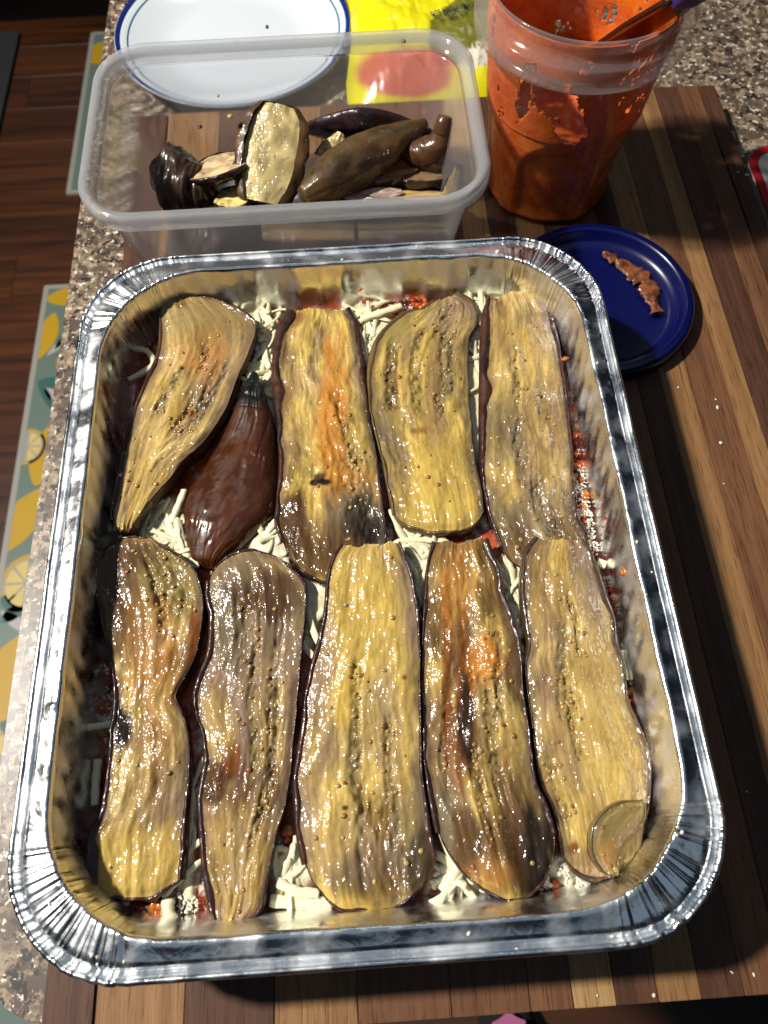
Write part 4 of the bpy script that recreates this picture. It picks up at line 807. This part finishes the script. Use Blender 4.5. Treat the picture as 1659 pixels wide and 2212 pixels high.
# wrinkled black end and stem
def tube(name, pts, rads, m, parent, c, seed, n=40, k=20, wr=.12):
    P = spline(np.array(pts), n); R_ = np.interp(np.linspace(0, 1, n), np.linspace(0, 1, len(rads)), rads); V = []; pn = np.array([0, 0, 1.])
    for i in range(n):
        t = P[min(i+1, n-1)]-P[max(i-1, 0)]; t /= np.linalg.norm(t); s_ = np.cross(t, pn); s_ /= np.linalg.norm(s_)+1e-9; b_ = np.cross(s_, t); a = np.linspace(0, 2*np.pi, k, endpoint=False)
        rr_ = R_[i]*(1+wr*2*(fbm(np.cos(a)*1.6+3, np.sin(a)*1.6+i*.22, seed)-.5)); V.append(P[i]+np.outer(np.cos(a)*rr_, s_)+np.outer(np.sin(a)*rr_, b_))
    V = np.array(V); cn = fbm(np.arange(n)[:, None]*.25, np.arange(k)[None]*.3, seed+2); cc = mix(np.array(c)*.55+0*V, np.array(c)*1.5+0*V, cn)
    F = [tuple(f) for f in gridfaces(n, k, wrapu=True)[:, ::-1]]+[tuple(range(k)), tuple(range((n-1)*k, n*k))[::-1]]
    return link(name, mesh(name, V, F, cc), m, parent)
r0 = thing('eggplant_piece', 'wrinkled black eggplant end at the left of the tub', 'eggplant piece', A(220, 500, .012), 'leftover eggplant pieces in the plastic tub')
tube('skin', [A(120, 480, .026), A(170, 470, .027), A(260, 480, .027), A(360, 520, .024), A(450, 540, .022)], [.004, .015, .019, .018, .017, .014, .010, .003], SKIN, r0, (.038, .021, .014), 61, n=60, k=44, wr=.30)
r0 = thing('eggplant_piece', 'brown eggplant stem end bent upward at the right of the tub', 'eggplant piece', A(1450, 330, .012), 'leftover eggplant pieces in the plastic tub')
tube('skin', [A(1330, 340, .026), A(1420, 330, .030), A(1500, 290, .036), A(1530, 220, .044)], [.003, .0075, .0085, .0075, .0055], SKIN, r0, (.075, .032, .013), 63)
tube('stem', [A(1528, 225, .044), A(1535, 190, .048), A(1545, 150, .052)], [.0055, .0054, .0052, .004], SKIN, r0, (.07, .03, .014), 64, n=14)
# seeds stuck on the tub wall
for (x, y, z, c, r_) in ((497, 251, .060, (.45, .28, .06), .0016), (432, 274, .055, (.03, .01, .01), .0012), (872, 89, .078, (.16, .09, .03), .0014), (577, 58, .080, (.10, .07, .03), .0013), (471, 207, .066, (.40, .30, .12), .0009), (714, 118, .074, (.45, .33, .10), .0008)):
    p = at(x, y, z); o = link('eggplant_seed', blobmesh('eggplant_seed', 0, [r_], [np.zeros(3)], None, .6, .1, 2), plain('stuck_seed', c, .4)); o.location = p
    tag(o, 'tiny brown seed stuck to the wall of the plastic tub', 'seed', 'seeds stuck on the tub')

# ================================================================== JAR OF TOMATO SAUCE
JX, JY = .136, .2665
def jar_rmod(z, th):
    k = th*5/(2*np.pi)-.05; ph = np.abs((k % 1)-.5)*2            # 0 in the middle of a panel
    top = .062-.030*ph**2.2; inn = sm(.0, .010, top-z)*sm(-.002, .012, z)*(1-sm(.62, .82, ph))
    return 1-.085*inn
def jr(z): return .0405+.0095*z/.110
jar = thing('sauce_jar', 'tall clear plastic jar coated with orange tomato sauce on the cutting board', 'jar', (JX, JY, 0))
JARM = clear_plastic('jar_plastic', (1, 1, 1), .93, .015, .06); JARC = clear_plastic('jar_collar_plastic', (1, .99, .97), .80, .16, .14)
def jarlathe(name, prof, m, mod=True, closed=False, col=None, mask=None, n=220):
    V, F = lathe(prof, n, closed, jar_rmod if mod else None); V = V+np.array([JX, JY, 0]); F = F[:, ::-1]
    if mask is not None: F = F[mask(V[F].mean(1))]
    return V, F
zz = np.linspace(.003, .108, 70)
prof = [(.001, .0006), (.034, .0006), (.0385, .0012)]+[(jr(z), z) for z in zz]
V, F = jarlathe('wall', prof, None); link('wall', mesh('wall', V, F[:, ::-1]), JARM, jar)
cz = .104
V, F = lathe([(.0502, cz-.002), (.0565, cz-.001), (.0574, cz+.001), (.0574, cz+.0105), (.0567, cz+.0115), (.0510, cz+.0118), (.0508, cz+.016), (.0514, cz+.0172), (.0514, cz+.0212), (.0508, cz+.0222), (.0500, cz+.0212), (.0498, cz+.004)], 128, True)
link('collar', mesh('collar', V+np.array([JX, JY, 0]), F), JARC, jar)
# sauce inside: body + film stuck to the wall
SAU = vcol('orange_sauce', .42, .06, (500, .25, .001), .12)
ztop = .066
def sauce_col(V, s):
    th = np.arctan2(V[..., 1]-JY, V[..., 0]-JX); n1 = fbm(th*3+7, V[..., 2]*90, s); n2 = fbm(th*14+40, V[..., 2]*420, s+1)
    c = mix(np.array([.50, .070, .003])+0*V, np.array([.66, .135, .008])+0*V, sm(.3, .7, n1)); c = mix(c, np.array([.42, .05, .005])+0*V, sm(.62, .72, n2)*.6); return mix(c, np.array([.50, .22, .05])+0*V, sm(.72, .8, fbm(th*30+9, V[..., 2]*900, s+2, 2))*.5)
prof = [(.001, .0020), (.036, .0022)]+[(jr(z)-.0011, z) for z in np.linspace(.0034, ztop, 44)]+[(q, ztop+.0005) for q in np.linspace(.043, .0005, 22)]
V, F = jarlathe('sauce', prof, None); r_ = np.hypot(V[:, 0]-JX, V[:, 1]-JY); tp = V[:, 2] > ztop-.0001
V[tp, 2] += (.010*(fbm(V[tp, 0]*70, V[tp, 1]*70, 90)-.45)+.003*(fbm(V[tp, 0]*400, V[tp, 1]*400, 91)-.5))*sm(0, .008, .0445-r_[tp])
so = link('tomato_sauce', mesh('tomato_sauce', V, F, sauce_col(V, 92)), SAU); tag(so, 'orange tomato sauce filling the lower half of the tall jar', 'sauce')
def film_mask(c):
    th = np.arctan2(c[:, 1]-JY, c[:, 0]-JX); z = c[:, 2]; px2, py2 = topx(c)
    n = fbm(th*5+20, z*70, 95)+.35*(fbm(th*22+50, z*330, 96)-.5)
    hole = np.maximum(np.exp(-(((th+1.95)/.26)**2+((z-.092)/.010)**2)), np.maximum(np.exp(-(((th+1.66)/.16)**2+((z-.079)/.010)**2)), np.exp(-(((th+2.35)/.10)**2+((z-.088)/.018)**2))*.7))
    return (n-.62*hole+.02) > .25
prof = [(jr(z)-.0012 if z < .104 else .0494, z) for z in np.linspace(ztop-.002, .123, 90)]
V, F = lathe(prof, 330, False, jar_rmod); V = V+np.array([JX, JY, 0]); F = F[film_mask(V[F].mean(1))]
me = mesh('sauce_film', V, F, sauce_col(V, 97)); o = link('sauce_film', me, SAU); sd_ = o.modifiers.new('thick', 'SOLIDIFY'); sd_.thickness = .0006; sd_.offset = 1
o.parent = so; tag(o, kind='stuff')
# spoon standing in the jar
sp = thing('serving_spoon', 'steel serving spoon with purple handle standing in the sauce jar', 'spoon', (JX, JY, .06))
STEEL = plain('steel', (.55, .50, .45), .20, 1.0); SAUCY = plain('sauce_coated_steel', (.06, .018, .008), .22, .3, coat=.4, var=.4, vscale=150); PURP = plain('purple_plastic', (.055, .035, .22), .3)
def ribbon(name, pts, wd, th_, m, side, cup=None, n=40, k=14):
    P = spline(np.array(pts), n); W_ = np.interp(np.linspace(0, 1, n), np.linspace(0, 1, len(wd)), wd); V = []; side = np.array(side, float)
    cp = np.interp(np.linspace(0, 1, n), np.linspace(0, 1, len(cup)), cup) if cup else np.zeros(n)
    for i in range(n):
        t = P[min(i+1, n-1)]-P[max(i-1, 0)]; t /= np.linalg.norm(t); s_ = side-t*side.dot(t); s_ /= np.linalg.norm(s_); up = np.cross(s_, t); q = np.linspace(-1, 1, k//2)
        topv = P[i]+np.outer(q*W_[i], s_)-np.outer((1-q**2)*cp[i], up)+up*th_/2; botv = topv[::-1]-up*th_; V += [*topv, *botv]
    F = [tuple(f) for f in gridfaces(n, k, wrapu=True)]+[tuple(range(k))[::-1], tuple(range((n-1)*k, n*k))]
    me = mesh(name, V, F); b2 = bmesh.new(); b2.from_mesh(me); bmesh.ops.recalc_face_normals(b2, faces=b2.faces[:]); b2.to_mesh(me); b2.free(); return link(name, me, m, sp)
pA = np.array([.112, .292, .060]); pB = np.array([.148, .232, .110]); pC = np.array([.172, .248, .138]); pD = np.array([.215, .285, .19])
lip = at(1352, 82, .098); out_ = at(1462, 8, .140); d_ = (out_-lip)/np.linalg.norm(out_-lip)
b0 = lip-d_*.060; b0[2] = max(b0[2], .070)
ribbon('bowl', [lip-d_*.062, lip-d_*.045, lip-d_*.022, lip-d_*.004], [.003, .018, .021, .010], .0012, STEEL, np.cross(d_, [0, 0, 1]), [.001, .007, .008, .002])
ribbon('neck', [lip-d_*.006, lip+d_*.028, lip+d_*.066], [.0130, .0125, .0085], .0026, SAUCY, np.cross(d_, [0, 0, 1]))
ribbon('handle', [lip+d_*.064, lip+d_*.09, lip+d_*.18], [.0055, .0080, .0095], .0070, PURP, np.cross(d_, [0, 0, 1]))

# ================================================================== BLUE LID WITH A SAUCE SMEAR
LX, LY, LR = .1505, .1630, .0560
lid = thing('jar_lid', 'round deep blue plastic lid lying inside up under the tray corner', 'lid', (LX, LY, 0))
BLUE = plain('blue_plastic', (.0015, .003, .055), .30, coat=.2, bump=(60, .05, .002))
V, F = lathe([(.0005, .0022), (.030, .0022), (.042, .0023), (.0460, .0030), (.0480, .0055), (.0492, .0090), (.0502, .0106), (.0511, .0108), (.0519, .0104)], 120); link('disc', mesh('disc', V+np.array([LX, LY, 0]), F), BLUE, lid)
V, F = lathe([(.0519, .0104), (.0535, .0104), (.0550, .0096), (.0560, .0080), (.0562, .0010), (.0552, .0004), (.040, .0004), (.0005, .0004)], 120); 
a_ = np.arctan2(V[:, 1], V[:, 0]); V[:, :2] *= (1+.004*np.sin(a_*60)*((V[:, 2] < .009) & (V[:, 2] > .0008)))[:, None]
link('rim', mesh('rim', V+np.array([LX, LY, 0]), F), BLUE, lid)
cl_ = spline(np.array([at(x, y, z) for x, y, z in ((1303, 545, .0055), (1340, 566, .0045), (1372, 590, .0042), (1398, 610, .005), (1408, 645, .0055), (1422, 675, .0060))]), 70); V = []
wv = np.interp(np.linspace(0, 1, 70), [0, .15, .35, .5, .6, .75, 1], [.0014, .0036, .0055, .0054, .0046, .0056, .0032]); q = np.linspace(-1, 1, 15)
for i in range(70):
    t = cl_[min(i+1, 69)]-cl_[max(i-1, 0)]; t[2] = 0; t /= np.linalg.norm(t); nr = np.array([-t[1], t[0], 0]); w_ = wv[i]*(1+1.3*(vnoise(i*.3, 0, 98)-.5)+.5*(vnoise(i*.9, 0, 97)-.5))
    V.append(cl_[i]+np.outer(q*w_+.0012*(vnoise(i*.3, 3, 98)-.5), nr)+np.outer((1-q**2)*.0012*(.4+vnoise(i*.22+0*q, q*2, 99))-.0008*(q**2 > .9), [0, 0, 1]))
V = np.array(V); c = mix(np.array([.085, .022, .008])+0*V, np.array([.23, .070, .018])+0*V, sm(.3, .7, fbm(np.arange(70)[:, None]*.3, q[None]*2, 100)))
tag(link('sauce_smear', mesh('sauce_smear', V, gridfaces(70, 15)[:, ::-1], c), SAU), 'orange brown smear of sauce on the blue lid', 'sauce')

# ================================================================== PLATE, CHEESE BAG, DISH BEHIND
PX, PY, PR = -.074, .452, .090
plate = thing('plate', 'white plate with dark blue rim lines behind the plastic tub', 'plate', (PX, PY, CT))
CER = plain('white_glaze', (.62, .67, .72), .12, coat=.3); NAVY = plain('navy_glaze', (.010, .022, .16), .15); TEAL = plain('teal_glaze', (.03, .10, .22), .15)
pz = lambda r: CT+.0035+.0125*np.clip((r-.050)/(PR-.050), 0, 1)**1.3
rs = [.001, .03, .046, .052, .060, .068, .0765, .083, .0892]
V, F = lathe([(r, float(pz(r))) for r in rs]+[(PR, CT+.0155), (.0892, CT+.0140), (.060, CT+.0040), (.050, CT+.0006), (.001, CT+.0006)], 140); link('dish', mesh('dish', V+np.array([PX, PY, 0]), F[:, ::-1]), CER, plate)
for ra, rb, m in ((.0862, .0895, NAVY), (.0805, .0815, TEAL)):
    V, F = lathe([(ra, float(pz(ra))+.0002), ((ra+rb)/2, float(pz((ra+rb)/2))+.0003), (rb, float(pz(rb))+.0002)], 140); link('rim_band', mesh('rim_band', V+np.array([PX, PY, 0]), F[:, ::-1]), m, plate)

bag = thing('cheese_bag', 'crumpled yellow cheese bag with a see-through window behind the tub', 'bag', (.07, .46, CT))
BX0, BX1, BY0, BY1 = .010, .150, .352, .60
nu, nv = 130, 190; u = np.linspace(-1, 1, nu)[None]*np.ones((nv, 1)); v = np.linspace(-1, 1, nv)[:, None]*np.ones((1, nu))
def bagz(x, y):
    u_ = np.clip((x-(BX0+BX1)/2)/((BX1-BX0)/2), -1, 1); v_ = np.clip((y-(BY0+BY1)/2)/((BY1-BY0)/2), -1, 1)
    return CT+.002+.034*(1-np.abs(u_)**4)**.8*(1-np.abs(v_)**6)**.8+.007*(fbm(x*45, y*30, 110)-.5)*(1-u_**4)*(1-v_**4)+.0022*(np.abs(fbm(x*90, y*45, 111)*2-1)-.3)*(1-u_**6)*(1-v_**6)
Xb = (BX0+BX1)/2+u*(BX1-BX0)/2+.002*(fbm(v*4, u*0, 112)-.5); Yb = (BY0+BY1)/2+v*(BY1-BY0)/2; Zb = bagz(Xb, Yb)
Pb = np.stack([Xb, Yb, Zb], -1); bpx, bpy_ = topx(Pb)
cY = np.array([.72, .66, .008]); c = cY+0*Pb
win = (sm(0, 8, bpx-(925+np.maximum(0, 46-bpy_)*1.15)))*(bpy_ < 140)
c = mix(c, mix(np.array([.15, .15, .014])+0*Pb, np.array([.19, .18, .025])+0*Pb, fbm(Xb*200, Yb*90, 113)), win)
red = (1-sm(.8, 1.1, np.hypot((bpx-880)/115, (bpy_-155)/58)+.3*(fbm(Xb*60, Yb*60, 114)-.5)))
c = mix(c, np.array([.52, .06, .07])+0*Pb, red*.9)
c = mix(c, np.array([.75, .70, .60])+0*Pb, (1-sm(.7, 1.1, np.hypot((bpx-1040)/40, (bpy_-125)/40)))*sm(.45, .6, fbm(Xb*300, Yb*160, 115)))
Vb = np.concatenate([Pb.reshape(-1, 3), (Pb*[1, 1, 0]+[0, 0, CT+.0008]).reshape(-1, 3)]); F = np.vstack([gridfaces(nv, nu), gridfaces(nv, nu)[:, ::-1]+nv*nu])
bagm = vcol('bag_film', .22, .5, (60, .15, .002), 0)
link('film', mesh('film', Vb, F, np.vstack([c.reshape(-1, 3)]*2)), bagm, bag)
INK = plain('black_ink', (.02, .02, .015), .6)
def bag_text(txt, x, y, size):
    cu = bpy.data.curves.new('lettering', 'FONT'); cu.body = txt; cu.size = size; cu.resolution_u = 2; cu.offset = size*.018
    o = bpy.data.objects.new('lettering', cu); C.objects.link(o); dg = bpy.context.evaluated_depsgraph_get(); me = bpy.data.meshes.new_from_object(o.evaluated_get(dg)); bpy.data.objects.remove(o)
    z = .0
    for _ in range(6): p = at(x, y, z); z = float(bagz(p[0], p[1]))
    b2 = bmesh.new(); b2.from_mesh(me); bmesh.ops.subdivide_edges(b2, edges=b2.edges[:], cuts=1); b2.to_mesh(me); b2.free()
    for vv in me.vertices:
        qx, qy = vv.co.x*.62, vv.co.y*1.35; a = .16; X_, Y_ = p[0]+qx*math.cos(a)-qy*math.sin(a), p[1]+qx*math.sin(a)+qy*math.cos(a)
        vv.co = (X_, Y_, float(bagz(X_, Y_))+.0016)
    link('lettering', me, INK, bag)
bag_text('BEST BEFORE / MEILLEUR AVANT', 932, 40, .0056); bag_text('     11   .REG  511', 936, 53, .0056)

# patterned dish at the right edge on the granite
dsh = thing('patterned_dish', 'white dish with red rim and green and red dots beside the cutting board', 'dish', (.352, .262, CT))
WH = plain('dish_white', (.62, .58, .50), .3); RD = plain('dish_red', (.42, .012, .02), .35); GR = plain('dish_green', (.01, .15, .06), .35)
bm = bmesh.new(); slab(bm, rrect(.284, .42, .20, .302, .018), CT+.0005, CT+.007); bm_obj('plate_body', bm, WH, dsh, .0015)
Po = rrect(.2835, .4205, .1995, .3025, .0185); Pi = rrect(.289, .415, .205, .297, .014); n = len(Po)
V = [(x, y, CT+.0078) for x, y in Po]+[(x, y, CT+.0078) for x, y in Pi]+[(x, y, CT+.0066) for x, y in Po]; F = [(i, (i+1) % n, n+(i+1) % n, n+i) for i in range(n)]+[(i+2*n, (i+1) % n+2*n, (i+1) % n, i) for i in range(n)]
link('rim_band', mesh('rim_band', V, F, smooth=False), RD, dsh)
for i, (x, y) in enumerate([(.294+.011*(k % 9)+.004*((k//9) % 2), .211+.0125*(k//9)) for k in range(54)]):
    V, F = lathe([(.0005, CT+.0088), (.0018, CT+.0086), (.0026, CT+.0077)], 12); link('dot', mesh('dot', V+np.array([x+random.uniform(-.002, .002), y, 0]), F), (RD, GR, GR)[i % 3], dsh)

# ================================================================== CRUMBS
CRM = plain('cheese_crumb', (.72, .66, .52), .6)
crumb_me = [blobmesh('crumb', 0, [1.0], [np.zeros(3)], None, .55, .5, 1) for _ in range(4)]
for m_ in crumb_me: m_.materials.append(CRM)
def crumb(x, y, z, r_, label, grp):
    o = bpy.data.objects.new('crumb', crumb_me[random.randrange(4)]); C.objects.link(o); p = at(x, y, z); o.location = (p[0], p[1], p[2]+r_*.25); o.scale = (r_*random.uniform(.8, 1.9), r_*random.uniform(.6, 1), r_*.55)
    o.rotation_euler = (0, 0, random.uniform(0, 3)); tag(o, label, 'crumb', grp)
for (x, y, r_) in ((1465, 837, .0012), (1546, 863, .0010), (1549, 880, .0016), (1557, 957, .0020), (1563, 1045, .0009), (1585, 385, .0011), (1684-90, 372, .0012), (1703-90, 378, .0015), (1290, 2150, .0011), (1412, 2150, .0013), (1580, 2100, .0009), (1628, 2105, .0013), (1500, 1815, .0012), (1612, 1710, .001)):
    crumb(x, y, .0002, r_*.62, 'tiny pale cheese crumb lying on the walnut cutting board', 'crumbs on the cutting board')
for k in range(50):
    i = random.randrange(len(RS)); j = random.choice([6, 9, 12, 13, 14, 15, 16]); p = TP[j][i]; r_ = random.uniform(.0003, .0008)
    if k > 42: r_ *= 1.4
    o = bpy.data.objects.new('crumb', crumb_me[random.randrange(4)]); C.objects.link(o); o.location = (p[0], p[1], p[2]+r_*.45); o.scale = (r_, r_*random.uniform(.6, 1.3), r_); o.rotation_euler = (0, 0, random.uniform(0, 3))
    tag(o, 'speck of grated cheese stuck on the foil tray rim', 'crumb', 'cheese specks on the foil rim')
SCRAP = plain('orange_scrap', (.42, .12, .02), .35, coat=.3, var=.3, vscale=400)
for (x, y, z, r_, lb) in ((1357, 1233, .050, .0028, 'orange scrap of sauce stuck on the right foil wall'), (1220, 775, .046, .0013, 'amber seed stuck on the right foil wall near the back'), (778, 625, .050, .0010, 'red sauce fleck on the back foil wall')):
    me = blobmesh('sauce_scrap', 0, [r_, r_*.7, r_*.6], [np.zeros(3), np.array([r_, r_*.3, 0]), np.array([-r_*.8, -.3*r_, 0])], None, .6, .5, 2); o = link('sauce_scrap', me, SCRAP); o.location = at(x, y, z); tag(o, lb, 'sauce scrap')
